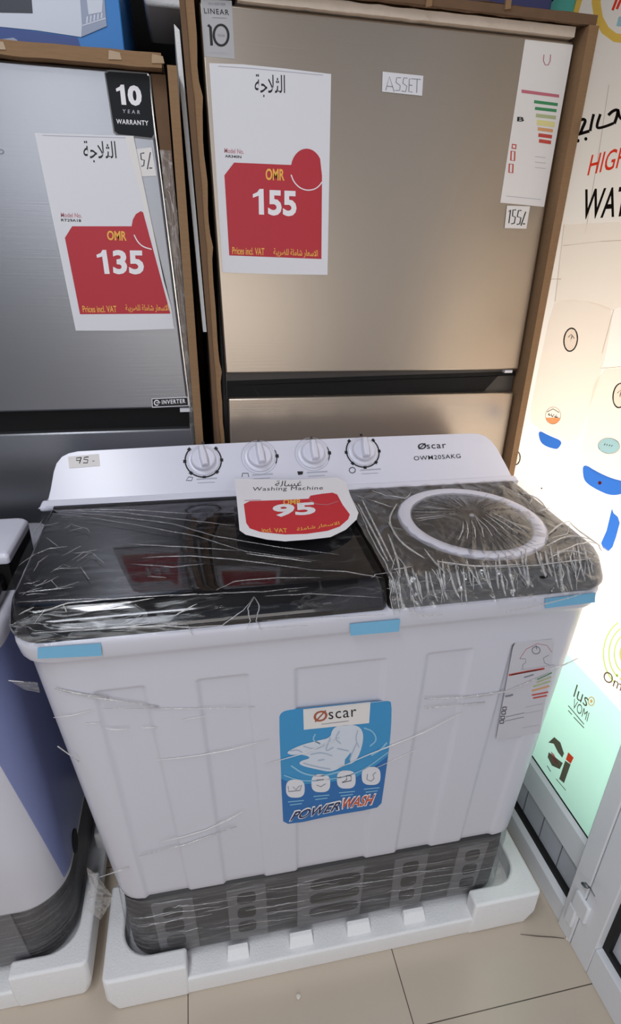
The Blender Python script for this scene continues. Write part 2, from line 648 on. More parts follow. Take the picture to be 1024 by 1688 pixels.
# latch on the meeting stile
lt = MB().box((0.796, 0.625, 0.115), (0.806, 0.672, 0.172))
struct('door_latch', lt, 'aluminium_white', door, bevel=0.004)
struct('door_latch', MB().box((0.795, 0.652, 0.055), (0.804, 0.676, 0.118)), 'aluminium_white', door, bevel=0.003)
LP = Plane((0.795, 0, 0), (-1, 0, 0))
lv = MB().tube([LP.at(966, 1458, 0.004), LP.at(972, 1462, 0.004), LP.at(981, 1478, 0.004)], 0.002, 8)
lv.tube([LP.at(960, 1456, 0.006), LP.at(965, 1459, 0.007), LP.at(970, 1463, 0.006)], 0.006, 10)
struct('door_lever', lv, 'metal_lever', door, smooth=True)

# poster on the glass: water heater advertisement above, mint panel below
pr = Print(DP, 0.0)


def world_quad(pr, y0, y1, z0, z1, m):
    h = pr.h
    a = [Vector((WX - h, y, z)) for y, z in ((y0, z0), (y1, z0), (y1, z1), (y0, z1))]
    pr.b.add(a, [(0, 1, 2, 3)], pr.mi(m))


world_quad(pr, 0.692, 1.548, 0.66, 2.2, 'poster_cream')
world_quad(pr, 0.692, 1.548, 0.306, 0.66, 'poster_mint')
pr.up()
# tiled wall behind the heaters, as printed
pr.poly([(930, 370), (1040, 365), (1040, 496), (1010, 512), (962, 495), (915, 497)], 'poster_grey')
for a in ([(1004, 140), (990, 235), (965, 385)], [(928, 405), (990, 398), (1030, 396)], [(930, 370), (915, 497)], [(1012, 510), (993, 582)], [(990, 607), (1030, 604)], [(903, 460), (925, 460)]):
    pr.stroke(a, 0.9, 'poster_seam')
# upper corner: badge with a yellow border, teal field
pr.poly([(905, -40), (962, -40), (945, 22), (898, 16)], 'poster_teal')
pr.ell((906, -1), 7, 5, 'poster_pink')
pr.poly([(944, 22), (956, -40), (972, -40), (953, 24)], 'poster_yellow')
pr.stroke([(987, -40), (983, 5), (987, 30), (998, 50), (1014, 62), (1045, 66)], 15, 'poster_yellow')
pr.up()
pr.stroke([(1010, 17), (1018, -4)], 4, 'poster_red')
pr.stroke([(1017, 15), (1025, -4)], 4, 'poster_red')
pr.poly([(1016, 43), (1020, 28), (1032, 24), (1032, 44)], 'poster_sky')
# large Arabic line
for a, wd in (([(938, 226), (952, 222), (972, 216)], 5), ([(955, 199), (962, 196), (966, 199), (960, 212), (957, 220)], 5), ([(979, 188), (976, 200), (973, 216)], 4.5),
              ([(990, 188), (984, 206), (985, 212), (1000, 208), (1012, 203)], 4.5), ([(1003, 190), (1010, 183), (1019, 180), (1018, 190), (1013, 204)], 5), ([(1019, 180), (1022, 196), (1032, 198), (1044, 194)], 4.5)):
    pr.stroke(sm(a), wd, 'poster_black')
pr.ell((953, 232), 2.6, 3.0, 'poster_black')
pr.ell((966, 229), 2.6, 3.0, 'poster_black')
pr.text('HIGH', (968, 290), (1031, 274), (976, 255), 'poster_red', bold=0.006)
pr.text('WATER', (956, 362), (1068, 354), (965, 312), 'poster_black', bold=0.012)


def heater(pr, body, cap, g, gr, st, stc, dark):
    pr.poly(sm(body, True, 1), 'poster_heater')
    pr.up()
    pr.ell(g, gr[0], gr[1], 'poster_heater', 0.12)
    pr.ell(g, gr[0], gr[1], 'poster_black', 0.12, ring=2.2)
    pr.stroke([(g[0] - 4, g[1] - 4), (g[0] + 1, g[1] - 9), (g[0] + 6, g[1] - 2)], 1.2, 'poster_brown')
    pr.stroke([(g[0], g[1] + 2), (g[0] + 2, g[1] - 6)], 1.4, 'poster_brown')
    pr.ell(st, stc[0], stc[1], 'poster_seam', 0.1, ring=1.0)
    pr.poly([(st[0] + stc[0] * math.cos(a), st[1] + stc[1] * math.sin(a)) for a in [(-0.1 + stc[3]) + (math.pi + 0.2 - 2 * stc[3]) * i / 20 for i in range(21)]], stc[2])
    pr.poly(sm(cap, True, 2), 'poster_blue')
    pr.up()
    for q in range(4):
        pr.stroke([(st[0] - 8 + q * 4, st[1] - 1 + q * .6), (st[0] - 6 + q * 4, st[1] - 4 + q)], 1.2, 'poster_brown')


heater(pr, [(911, 500), (925, 495), (960, 494), (995, 503), (1012, 511), (1000, 580), (990, 620), (973, 670), (958, 718), (950, 727), (930, 726), (905, 716), (884, 704), (872, 690), (885, 620)],
       [(887, 708), (905, 718), (928, 727), (922, 738), (917, 741), (900, 736), (890, 728)], (941, 560), (11, 19), (912, 685), (12.5, 14, 'poster_orange', 0.35), None)
pr.stroke([(902, 679), (912, 674), (922, 680)], 1.2, 'poster_brown')
pr.stroke([(904, 683), (907, 685)], 1.6, 'poster_black')
pr.stroke([(909, 685), (912, 687)], 1.6, 'poster_black')
pr.stroke([(914, 687), (920, 688)], 1.6, 'poster_black')
heater(pr, [(985, 608), (1040, 606), (1060, 800), (1020, 795), (985, 782), (957, 760), (965, 700)],
       [(961, 763), (985, 778), (1012, 790), (1044, 796), (1034, 812), (1009, 818), (985, 808), (966, 796), (961, 785)], (1022, 652), (11, 20), (1004, 735), (18, 13, 'poster_sky', -1.5), None)
pr.ell((989, 796), 3, 3, 'poster_red')
pr.ell((851, 755), 6.6, 11, 'poster_white')
pr.ell((851, 755), 6.6, 11, 'poster_brown', 0.1, ring=2)
pr.poly([(1009, 838), (1012, 846), (1019, 852), (1022, 862), (1016, 885), (1010, 902), (1003, 909), (994, 903), (991, 895), (1000, 875), (1006, 850)], 'poster_blue')
pr.ell((893, 805), 1.5, 1.5, 'poster_brown')
# lower part: green spiral and word, mint field with three company names
for k, (rx, ry) in enumerate(((45, 58), (36, 47), (27, 35))):
    pts = [(1040 + rx * math.cos(a), 1078 + ry * math.sin(a)) for a in [2.2 + 0.12 * i for i in range(18)]]
    pr.stroke(pts, 2.2, 'poster_green')
pr.ell((1038, 1078), 17, 22, 'poster_green')
pr.ell((1018, 1113), 2.2, 2.4, 'poster_green')
pr.ell((1024, 1119), 2.2, 2.4, 'poster_green')
pr.text('Oman', (993, 1120), (1042, 1152), (998, 1104), 'poster_brown')
pr.text('lus', (945, 1148), (967, 1166), (951, 1128), 'poster_brown')
pr.ell((975, 1156), 5, 7, 'poster_orange', ring=1.6)
pr.ell((975, 1156), 2.2, 3, 'poster_orange')
pr.text('VOMI', (943, 1166), (968, 1190), (947, 1151), 'poster_brown')
pr.stroke([(937, 1163), (963, 1194)], 1.4, 'poster_brown')
pr.stroke([(937, 1171), (943, 1178)], 1.4, 'poster_brown')
pr.stroke([(946, 1182), (963, 1200)], 1.4, 'poster_brown')
pr.poly([(904, 1224), (914, 1215), (924, 1224), (930, 1242), (927, 1249), (920, 1240), (913, 1226)], 'poster_brown')
pr.poly([(905, 1240), (928, 1258), (923, 1268), (910, 1262), (903, 1248)], 'poster_brown')
pr.up()
pr.poly([(908, 1238), (914, 1244), (921, 1262), (912, 1254)], 'poster_pink')
pr.poly([(937, 1240), (946, 1249), (941, 1259), (933, 1252)], 'poster_red')
pr.poly([(932, 1254), (941, 1260), (930, 1291), (922, 1284)], 'poster_brown')
pr.stroke([(902, 1262), (908, 1272)], 1.2, 'poster_brown')
pr.stroke([(917, 1284), (933, 1303)], 1.0, 'poster_brown')
poster = pr.build('window_poster', origin=(WX, 1.1, 1.2))
tag(poster, 'backlit water heater advertisement poster covering the door glass, mint panel at its foot', 'poster')

# ================================================================== FRIDGES
FY = 1.28
FP = Plane((0, FY, 0), (0, -1, 0))


def slab(x0, x1, z0, z1, y0, y1):
    return MB().box((x0, y0, z0), (x1, y1, z1))


# ---- the tall warm grey fridge (155)
fa = thing('refrigerator', 'warm grey steel two-door refrigerator in an opened carton, tag 155, behind the washing machine', 'refrigerator', (0.42, 1.6, 0.0), 'refrigerators along the back')
slab(0.062, 0.779, 0.02, 1.88, 1.33, 1.95).build('cabinet', 'grey_cabinet', fa, bevel=0.004)
MB().hexa([(0.0695, FY, 1.243), (0.7865, FY, 1.243), (0.7865, 1.335, 1.243), (0.0695, 1.335, 1.243)],
          [(0.048, FY, 1.886), (0.7795, FY, 1.886), (0.7795, 1.335, 1.886), (0.048, 1.335, 1.886)]).build('freezer_door', 'steel_warm', fa, bevel=0.004)
slab(0.073, 0.7865, 0.05, 1.187, FY, 1.335).build('fridge_door', 'steel_warm', fa, bevel=0.004)
slab(0.071, 0.7865, 1.183, 1.246, FY + 0.016, 1.335).build('handle_trim', 'recess_grey', fa)
hp = Print(Plane((0, FY + 0.016, 0), (0, -1, 0)), 0.001)
hp.poly([(374, 628), (850, 612), (850, 619), (374, 636)], 'black_plastic')
hp.poly([(414, 634), (822, 619), (797, 646), (430, 655)], 'black_plastic')
hp.poly([(374, 636), (414, 634), (430, 656), (375, 658)], 'black_plastic')
hp.build('handle_recess', fa)
MB().box((0.752, FY + 0.002, 1.235), (0.772, FY + 0.02, 1.2415)).build('hinge_cap', 'paper', fa)
for i, xx in enumerate((0.11, 0.74)):
    MB().box((xx - 0.03, 1.36, 0.0), (xx + 0.03, 1.42, 0.02)).build('foot', 'black_plastic', fa)
# warranty sticker
s = Print(FP)
s.sheet([(331, -1), (382, 1), (387, 97), (337, 93)], 'silver_label')
s.text('LINEAR', (337, 22), (378, 25), (336, 13), 'ink', bold=0.01, spacing=1.2)
s.text('INVERTER', (344, 8), (372, 9.5), (344, 4), 'ink_grey')
s.stroke([(350, 29), (374, 30)], 1, 'ink_grey')
s.stroke([(343, 41), (347, 45), (349, 75)], 4.5, 'ink')
s.ell((364.5, 58), 12, 17, 'ink', -0.05, ring=4)
s.text('YEAR', (358, 60), (371, 61), (358, 56), 'ink_grey')
s.text('WARRANTY', (345, 88), (379, 90), (345, 85), 'ink_faint')
s.build('warranty_sticker', fa, label='silver sticker reading LINEAR 10')
# energy label
s = Print(FP)
s.sheet([(866, 65), (945, 74), (897, 341), (825, 334)], 'paper_warm')
s.poly([(860, 147.5), (922, 156), (922, 161), (860, 153)], 'bar_rose')
for (xa, ya, xb, yb, t), m_ in zip(((881, 165, 920, 170, 5), (882.5, 176, 918, 180, 5), (884, 187, 917, 191, 6), (885.5, 197, 915, 201, 9), (887, 209.5, 912, 213, 5.5), (888, 219.5, 910.5, 222.5, 6), (889, 229, 909, 232, 6)),
                                  ('bar_green', 'bar_green', 'bar_olive', 'bar_yellow', 'bar_orange', 'bar_red', 'bar_red')):
    s.poly([(xa, ya), (xb, yb), (xb - 0.6, yb + t), (xa - 0.6, ya + t)], m_)
s.text('B', (852.5, 200), (864, 200.5), (853, 192.5), 'ink', bold=0.03)
for (x0, y0, x1, y1) in ((845, 238, 851, 245), (843, 249, 849, 265), (840, 270, 846, 285)):
    s.stroke([(x0, y0), (x1, y0 + .8), (x1 - .7, y1), (x0 - .7, y1 - .8), (x0, y0)], 2.4, 'bar_red')
s.stroke([(897, 90), (896, 100), (899, 107), (904, 107), (907, 101), (908, 90)], 1.6, 'ink_rose')
for q in range(3):
    s.stroke([(882, 258 + q * 9), (900, 260 + q * 9)], 0.8, 'ink_faint')
s.stroke([(835, 323), (892, 329)], 0.8, 'ink_faint')
s.build('energy_label', fa, label='white energy label with green to red bars')


def paper_thing(name, label, cat, plane, group=None, base=0.0016):
    pr = Print(plane, base)
    return pr


# price card 155
s = Print(FP, 0.0025)
s.sheet([(345, 104), (400, 106), (470, 113), (546, 122), (543, 290), (540, 453), (450, 452), (367, 449)], 'paper')
s.stroke([(360, 109), (420, 113), (533, 124)], 1.1, 'ink_faint')
s.text(AR_FRIDGE, (420, 160), (470, 161), (420, 122), 'ink', bold=0.004)
s.text('Model No.', (370, 252), (402, 254), (370, 244), 'ink_rose', bold=0.01)
s.text('AR340N', (371, 259.5), (398, 261), (371, 255), 'ink', bold=0.02)
circ = [(505.5 + 26 * math.cos(a), 279 + 34 * math.sin(a)) for a in [3.35 + 0.2 * i for i in range(14)]]
s.poly([(370, 289), (386, 268), (480, 272)] + circ[:13] + [(531, 290), (530, 427), (378, 421)], 'print_red')
s.up()
s.stroke(sm([(480, 288), (484, 299), (493, 309), (505, 314), (518, 312.5), (526, 307), (531, 300)]), 1.8, 'print_white')
s.text('OMR', (438, 297), (469, 298), (438, 277.5), 'print_yellow', bold=0.025)
s.poly([(417, 326), (417, 320), (424, 317), (428, 311.5), (434.5, 311.5), (435.5, 354), (427, 353.5), (426.5, 322.5)], 'print_white')
s.text('55', (442, 355), (489, 357), (442, 313), 'print_white', bold=0.035)
s.text('Prices incl. VAT', (383, 419), (436, 421), (383, 407), 'print_yellow', bold=0.01)
s.text(AR_PRICES, (451, 423), (524, 426), (451, 409), 'print_yellow', bold=0.01)
o = s.build('price_card', origin=(0.18, FY, 1.62))
tag(o, 'white and red price card reading OMR 155 taped to the warm grey refrigerator', 'price card', 'red and white price cards')
# hand-lettered slip ASSET
s = Print(FP, 0.0018)
s.sheet([(631, 118), (698, 125), (696, 158), (630, 151)], 'paper')
for a in ([(636, 149), (642, 126), (650, 151)], [(638, 142), (648, 143)], [(661, 128), (654, 128), (653, 136), (660, 141), (659, 149), (652, 149)], [(672, 129), (666, 128), (664, 137), (671, 142), (669, 151), (662, 150)],
          [(682, 130), (675, 130), (674, 151), (680, 152)], [(675, 140), (680, 141)], [(682, 130), (694, 131)], [(688, 131), (687, 153)]):
    s.stroke(a, 1.3, 'ink_grey')
tag(s.build('paper_slip', origin=(0.43, FY, 1.79)), 'small hand-lettered paper slip reading ASSET on the warm grey refrigerator', 'paper slip', 'handwritten paper slips')
s = Print(FP, 0.0018)
s.sheet([(836, 339), (874, 340), (868, 377), (832, 376)], 'paper_warm')
for a in ([(839, 349), (842, 346), (839, 368)], [(851, 346), (846, 346), (845, 356), (850, 358), (848, 368), (843, 369)], [(860, 347), (855, 347), (853, 357), (859, 359), (857, 369), (852, 370)], [(867, 349), (859, 372)], [(862, 369), (866, 369)]):
    s.stroke(a, 1.8, 'ink')
tag(s.build('paper_slip', origin=(0.72, FY, 1.57)), 'small handwritten 155 slip just under the energy label', 'paper slip', 'handwritten paper slips')

# ---- opened carton round the warm grey fridge
ca = thing('cardboard_carton', 'opened brown carton with torn edges around the warm grey refrigerator', 'cardboard box', (0.42, 1.6, 0.0), 'opened cartons round the refrigerators')
MB().hexa([(0.800, 1.252, 0.0), (0.8105, 1.252, 0.0), (0.8105, 1.98, 0.0), (0.800, 1.98, 0.0)],
          [(0.7895, 1.252, 1.905), (0.8105, 1.252, 1.905), (0.8105, 1.98, 1.905), (0.7895, 1.98, 1.905)]).build('side_panel', 'cardboard', ca)
# left wall: a torn, doubled edge
tl = []
for i in range(90):
    t = i / 89
    z = 1.99 - 1.99 * t
    xm = 0.036 + 0.0245 * min(1, t * 2.25)
    tl.append((xm + 0.003 * noise.noise(Vector((t * 34, 1, 2))) + (0.003 if i % 11 == 0 else 0), 1.256, z))
left = [(0.014 + 0.033 * min(1, (1.99 - z) / 1.99 * 2.25), 1.256, z) for _, _, z in tl]
MB().prism(tl + left[::-1], (0, 0.004, 0)).build('torn_flap', 'cardboard', ca)
lf2 = [(a[0] + 0.3 * (b[0] - a[0]) + 0.0015 * math.sin(a[2] * 9), 1.2515, a[2]) for a, b in zip(left, tl)]
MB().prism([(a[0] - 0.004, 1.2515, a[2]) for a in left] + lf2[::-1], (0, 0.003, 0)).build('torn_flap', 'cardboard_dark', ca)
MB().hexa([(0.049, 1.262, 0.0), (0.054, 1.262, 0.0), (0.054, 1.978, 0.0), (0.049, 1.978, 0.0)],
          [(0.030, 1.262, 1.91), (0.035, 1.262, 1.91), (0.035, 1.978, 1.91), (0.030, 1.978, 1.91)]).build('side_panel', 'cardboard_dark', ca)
# top: cut edge of the lid
tp = []
for i in range(60):
    x = 0.02 + (0.806 - 0.02) * i / 59
    tp.append((x, 1.256 + 0.004 * noise.noise(Vector((x * 30, 5, 0))), 1.922 + 0.004 * noise.noise(Vector((x * 22, 3, 0)))))
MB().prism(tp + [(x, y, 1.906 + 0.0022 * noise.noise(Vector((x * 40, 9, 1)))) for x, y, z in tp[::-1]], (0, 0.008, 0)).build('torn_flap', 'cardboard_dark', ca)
MB().box((0.022, 1.264, 1.912), (0.8105, 1.98, 1.92)).build('top_panel', 'cardboard', ca)
for xx, zz in ((0.46, 1.917), (0.615, 1.926)):
    MB().prism([(xx - 0.006, 1.252, zz - 0.013), (xx + 0.006, 1.252, zz - 0.011), (xx + 0.005, 1.252, zz + 0.012), (xx, 1.252, zz + 0.006), (xx - 0.005, 1.252, zz + 0.014)], (0, 0.006, 0)).build('torn_flap', 'cardboard', ca)
MB().box((0.022, 1.98, 0.0), (0.8105, 1.985, 1.9)).build('back_panel', 'cardboard', ca)
# foam strip laid along the top of the door
fs_ = []
for i in range(60):
    x = 0.115 + (0.772 - 0.115) * i / 59
    fs_.append((x, 1.27 + 0.003 * noise.noise(Vector((x * 20, 1, 0))), 1.889 + 0.0012 * noise.noise(Vector((x * 40, 5, 0)))))
o = MB().prism(fs_ + [(x, y, 1.9055 - 0.003 * abs(noise.noise(Vector((x * 16, 2, 7))))) for x, y, z in fs_[::-1]], (0, 0.12, 0)).build('foam_sheet', 'foam_strip', None, origin=(0.42, 1.3, 1.89))
tag(o, 'white foam strip lying along the top of the warm grey refrigerator', 'foam sheet')
# navy carton standing on top, and a white board
o = MB().box((0.36, 1.40, 1.9215), (0.786, 1.8, 2.3)).build('carton', 'carton_navy', None, origin=(0.57, 1.6, 1.9215), bevel=0.003)
tag(o, 'dark navy carton on top of the warm grey refrigerator carton', 'carton')
o = MB().hexa([(-0.05, 1.46, 1.9255), (0.12, 1.46, 1.9255), (0.12, 1.7, 1.9255), (-0.05, 1.7, 1.9255)], [(-0.062, 1.45, 2.0), (0.12, 1.45, 2.0), (0.12, 1.7, 2.0), (-0.062, 1.7, 2.0)]).build('foam_block', 'styrofoam', None, origin=(0.04, 1.6, 1.9255), bevel=0.006)
tag(o, 'white foam block overhanging the dark gap between the two refrigerator cartons', 'foam block')

# ---- the cool steel fridge at the left (135)
fb = thing('refrigerator', 'cool silver steel refrigerator at the left, tag 135 and 10 year warranty sticker', 'refrigerator', (-0.35, 1.6, 0.0), 'refrigerators along the back')


def lean(mb, k=0.058, z0=1.175):
    for v in mb.v:
        v.x -= k * max(0, v.z - z0)
    return mb


slab(-0.68, -0.055, 0.02, 1.765, 1.342, 1.93).build('cabinet', 'grey_cabinet', fb, bevel=0.004)
lean(slab(-0.69, -0.0135, 1.168, 1.7795, FY, 1.34)).build('freezer_door', 'steel_cool', fb, bevel=0.005)
slab(-0.69, -0.009, 0.05, 1.121, FY, 1.34).build('fridge_door', 'steel_cool', fb, bevel=0.005)
slab(-0.685, -0.012, 1.117, 1.172, FY + 0.018, 1.34).build('handle_recess', 'black_plastic', fb)
lean(slab(-0.0137, -0.0117, 1.17, 1.776, FY - 0.0012, 1.33)).build('door_edge_trim', 'steel_edge', fb)
for xx in (-0.64, -0.08):
    MB().box((xx - 0.03, 1.36, 0.0), (xx + 0.03, 1.42, 0.02)).build('foot', 'black_plastic', fb)
MB().box((-0.035, FY + 0.004, 1.158), (-0.013, FY + 0.02, 1.167)).build('hinge_cap', 'paper', fb)
s = Print(FP, 0.001)
s.sheet([(172, 121), (175, 116), (182, 115), (243, 120), (248, 124), (257, 222), (254, 229), (247, 230), (193, 224), (187, 218)], 'vent_grey')
s.poly([(174, 121), (180, 118), (241, 122), (246, 126), (254, 221), (250, 227), (195, 221), (189, 216)], 'sticker_black')
s.up()
s.poly([(192, 151), (191, 146), (197, 143), (199, 139.5), (204.5, 139.5), (208.5, 173), (200.5, 172.5), (198, 149)], 'print_white')
s.text('0', (212, 174), (235, 175), (209, 140), 'print_white', bold=0.05)
s.text('YEAR', (202, 186), (231, 188), (202, 180), 'ink_faint', bold=0.02, spacing=1.8)
s.text('WARRANTY', (192, 204), (245, 207), (191.5, 196), 'print_white', bold=0.02, spacing=1.15)
s.build('warranty_sticker', fb, label='black sticker reading 10 YEAR WARRANTY')
s = Print(FP, 0.001)
s.sheet([(250, 657), (311, 654), (312, 669), (251, 672)], 'print_white')
s.poly([(251, 658), (309, 655.5), (310, 668), (252, 670.5)], 'ink')
s.up()
s.ell((258.5, 664), 4, 4, 'print_white', ring=1.8)
s.stroke([(258, 664), (264, 663), (261, 668)], 1.6, 'print_white')
s.text('INVERTER', (267, 666.5), (306, 664.5), (266.5, 659.5), 'print_white', bold=0.03, spacing=1.2)
s.build('inverter_sticker', fb, label='small black sticker reading INVERTER')
s = Print(FP, 0.001)
s.ell((1, 250), 4.5, 3.4, 'ink_grey', ring=1.4)
s.build('door_logo', fb)
s = Print(FP, 0.0045)
s.sheet([(57, 219), (120, 221), (220, 224), (252, 378), (288, 542), (200, 545), (125, 545), (95, 400)], 'paper')
s.stroke([(70, 223), (130, 225), (207, 227)], 1.0, 'ink_faint')
s.poly([(206, 226), (220, 224.5), (252, 378), (287, 540), (282, 505), (246, 375)], 'paper_warm')
s.text(AR_FRIDGE, (139, 268), (193, 268), (136, 232), 'ink', bold=0.004)
s.text('Model No.', (100.5, 358), (135, 359), (100, 350.5), 'ink_rose', bold=0.01)
s.text('RT29A18', (101, 365), (134, 366), (100.5, 360.5), 'ink', bold=0.02)
s.poly([(107, 392), (119, 373), (217, 373), (219, 362), (224, 353), (232, 348), (236, 350), (281, 517), (132, 518)], 'print_red')
s.up()
s.stroke(sm([(221, 387), (227, 399), (236, 407), (250, 411)]), 1.8, 'print_white')
s.text('OMR', (177, 396), (209, 397), (176, 380), 'print_yellow', bold=0.025)
s.poly([(160, 425), (159, 420), (166, 417), (169, 412), (175, 412), (181, 451.5), (172.5, 451.5), (168.5, 423)], 'print_white')
s.text('35', (187, 452), (238, 452.5), (185, 412), 'print_white', bold=0.035)
s.text('Prices incl. VAT', (137, 515), (193, 515), (135.5, 504), 'print_yellow', bold=0.01)
s.text(AR_PRICES, (208, 515), (279, 515), (206, 502), 'print_yellow', bold=0.01)
tag(s.build('price_card', origin=(-0.15, FY, 1.5)), 'slanting white and red price card reading OMR 135 on the silver refrigerator', 'price card', 'red and white price cards')
s = Print(FP, 0.0018)
s.sheet([(221, 246), (250, 243), (258, 290), (234, 291)], 'paper_warm')
for a in ([(238, 252), (232, 253), (233, 263), (238, 264), (237, 273), (233, 274)], [(248, 251), (243, 279)], [(246, 277), (251, 277)]):
    s.stroke(a, 1.7, 'ink')
tag(s.build('paper_slip', origin=(-0.06, FY, 1.64)), 'handwritten slip ending 5 half hidden behind the slanting 135 card', 'paper slip', 'handwritten paper slips')

cb = thing('cardboard_carton', 'opened brown carton around the silver refrigerator with a taped top edge', 'cardboard box', (-0.35, 1.6, 0.0), 'opened cartons round the refrigerators')
MB().hexa([(0.008, 1.258, 0.0), (0.027, 1.258, 0.0), (0.031, 1.97, 0.0), (0.008, 1.97, 0.0)],
          [(-0.013, 1.258, 1.787), (0.004, 1.258, 1.787), (0.004, 1.97, 1.787), (-0.013, 1.97, 1.787)]).build('side_panel', 'cardboard', cb, bevel=0.001)
pts = []
for i in range(50):
    x = -0.72 + (0.722 - 0.024) * i / 49
    pts.append((x, 1.258, 1.802 + 0.0025 * noise.noise(Vector((x * 14, 0, 1)))))
MB().prism(pts + [(x, y, 1.781 + 0.002 * noise.noise(Vector((x * 22, 4, 1)))) for x, y, z in pts[::-1]], (0, 0.03, 0)).build('top_flap', 'cardboard', cb, bevel=0.002)
MB().box((-0.72, 1.29, 1.79), (-0.02, 1.97, 1.799)).build('top_panel', 'cardboard', cb)
for xx in (-0.285, -0.1, -0.028):
    MB().prism([(xx - 0.011, 1.2565, 1.787), (xx + 0.011, 1.2565, 1.788), (xx + 0.009, 1.2565, 1.798), (xx - 0.009, 1.2565, 1.8)], (0, 0.001, 0)).build('clear_tape', 'clear_tape', cb)
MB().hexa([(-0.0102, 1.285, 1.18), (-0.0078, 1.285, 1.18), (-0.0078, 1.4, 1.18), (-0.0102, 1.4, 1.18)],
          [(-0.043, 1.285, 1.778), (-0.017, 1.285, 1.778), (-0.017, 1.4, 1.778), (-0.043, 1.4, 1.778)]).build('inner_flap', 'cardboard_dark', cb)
# crumpled clear wrap hanging inside the carton edge
fl = MB()
rows = []
for i in range(60):
    t = i / 59
    z = 1.66 - 0.62 * t
    xl = -0.037 + 0.026 * t * 1.0 + 0.003 * noise.noise(Vector((t * 12, 3, 0)))
    xr = -0.016 + 0.023 * t + 0.002 * noise.noise(Vector((t * 15, 8, 0)))
    rows.append([(xl + (xr - xl) * j / 7, 1.270 + 0.004 * noise.noise(Vector((j * .9, t * 16, 1))), z) for j in range(8)])
fl.loft(rows, cap=(False, False), closed=False)
fl.build('plastic_wrap', 'film_milky', cb, smooth=True)
# white foam board leaning between the cartons
o = MB().hexa([(0.026, 1.30, 1.33), (0.0335, 1.30, 1.33), (0.0335, 1.7, 1.33), (0.026, 1.7, 1.33)], [(0.0035, 1.30, 1.856), (0.0125, 1.30, 1.848), (0.0125, 1.7, 1.848), (0.0035, 1.7, 1.856)])
o = o.build('foam_board', 'styrofoam', None, origin=(0.02, 1.5, 1.33))
tag(o, 'thin white foam board wedged upright between the two refrigerator cartons', 'foam board')
# blue carton on top
bc = thing('carton', 'bright blue carton printed with a white appliance, on top of the silver refrigerator', 'carton', (-0.4, 1.5, 1.8045))
MB().hexa([(-0.72, 1.305, 1.8045), (-0.0855, 1.305, 1.8045), (-0.0855, 1.7, 1.8045), (-0.72, 1.7, 1.8045)], [(-0.72, 1.305, 2.25), (-0.094, 1.305, 2.25), (-0.094, 1.7, 2.25), (-0.72, 1.7, 2.25)]).build('carton_body', 'carton_blue', bc, bevel=0.002)
s = Print(Plane((0, 1.305, 0), (0, -1, 0)), 0.001)
s.poly([(-40, 72), (100, 84), (135, 84), (128, 62), (60, 52), (-40, 40)], 'carton_deep_blue')
s.up()
s.poly([(-40, 40), (60, 50), (134, 61), (176, 43), (170, -30), (-40, -30)], 'carton_print_white')
s.up()
s.poly([(-40, 20), (54, 22), (50, -30), (-40, -30)], 'carton_print_dark')
s.poly([(134, 61), (135, 40), (130, -30), (170, -30), (176, 43)], 'carton_print_grey')
s.up()
s.poly([(146, 24), (168, 20), (170, -10), (142, -10)], 'carton_print_white')
s.stroke([(136, 42), (174, 30)], 2.0, 'carton_print_white')
for q in range(5):
    s.stroke([(143 + q * 6, 38 - q * 2), (144 + q * 6, 27 - q * 1.5)], 2.5, 'carton_print_white')
s.poly([(-10, 66), (22, 62), (29, 66), (24, 70), (-10, 71)], 'carton_print_grey')
s.build('printed_picture', bc)

# ================================================================== WASHING MACHINE
wm = thing('washing_machine', 'white twin tub washing machine in clear film, black lids, grey base, front and centre', 'washing machine', (0.2, 1.0, 0.07), 'washing machines in the front row')
TOPZ, BOTZ = 0.972, 0.300
CH = [(-0.182, -0.107, -0.156, -0.072), (-0.024, 0.057, 0.0, 0.084), (0.137, 0.294, 0.152, 0.302), (0.371, 0.455, 0.371, 0.452), (0.533, 0.611, 0.524, 0.600)]


def body_ring(z, grow=0.0, off=0.0):
    t = (TOPZ - z) / (TOPZ - BOTZ)
    x0 = -0.279 + 0.062 * t - grow
    x1 = 0.689 - 0.022 * t + grow
    y0 = 0.724 + 0.024 * t - grow
    y1 = 1.24 - 0.02 * t
    pts = rr(x0, x1, y0, y1, (0.055, 0.055, 0.04, 0.04), nf=240)
    out = []
    for (x, y) in pts:
        if y < y0 + 0.004 and off >= 0:
            d = 0
            tt = (0.866 - z) / (0.866 - BOTZ)
            for a, b, c_, e in CH:
                l, r_ = a + (c_ - a) * tt, b + (e - b) * tt
                d = max(d, sstep(l - 0.003, l + 0.004, x) * (1 - sstep(r_ - 0.004, r_ + 0.003, x)))
            d *= sstep(0.872, 0.862, z) if z > 0.86 else 1
            if z > 0.86:
                d = d * (1 - sstep(0.860, 0.870, z))
            y += 0.005 * d
        out.append((x, y, z))
    return out


rings = []
rings.append(body_ring(BOTZ - 0.004, -0.010))
for z, g in ((BOTZ, -0.003), (BOTZ + 0.006, 0.0)):
    rings.append(body_ring(z, g))
for z in [0.32, 0.36, 0.42, 0.5, 0.58, 0.66, 0.74, 0.80, 0.84, 0.858, 0.860, 0.862, 0.864, 0.866, 0.868, 0.870, 0.873, 0.88, 0.9, 0.925]:
    rings.append(body_ring(z))
for z, g in ((0.932, 0.002), (0.937, 0.007), (0.941, 0.0085), (0.962, 0.0095), (0.970, 0.0085), (0.974, 0.005), (0.9755, -0.002)):
    rings.append(body_ring(z, g))
MB().loft(rings).build('body', 'white_plastic', wm, smooth=True)
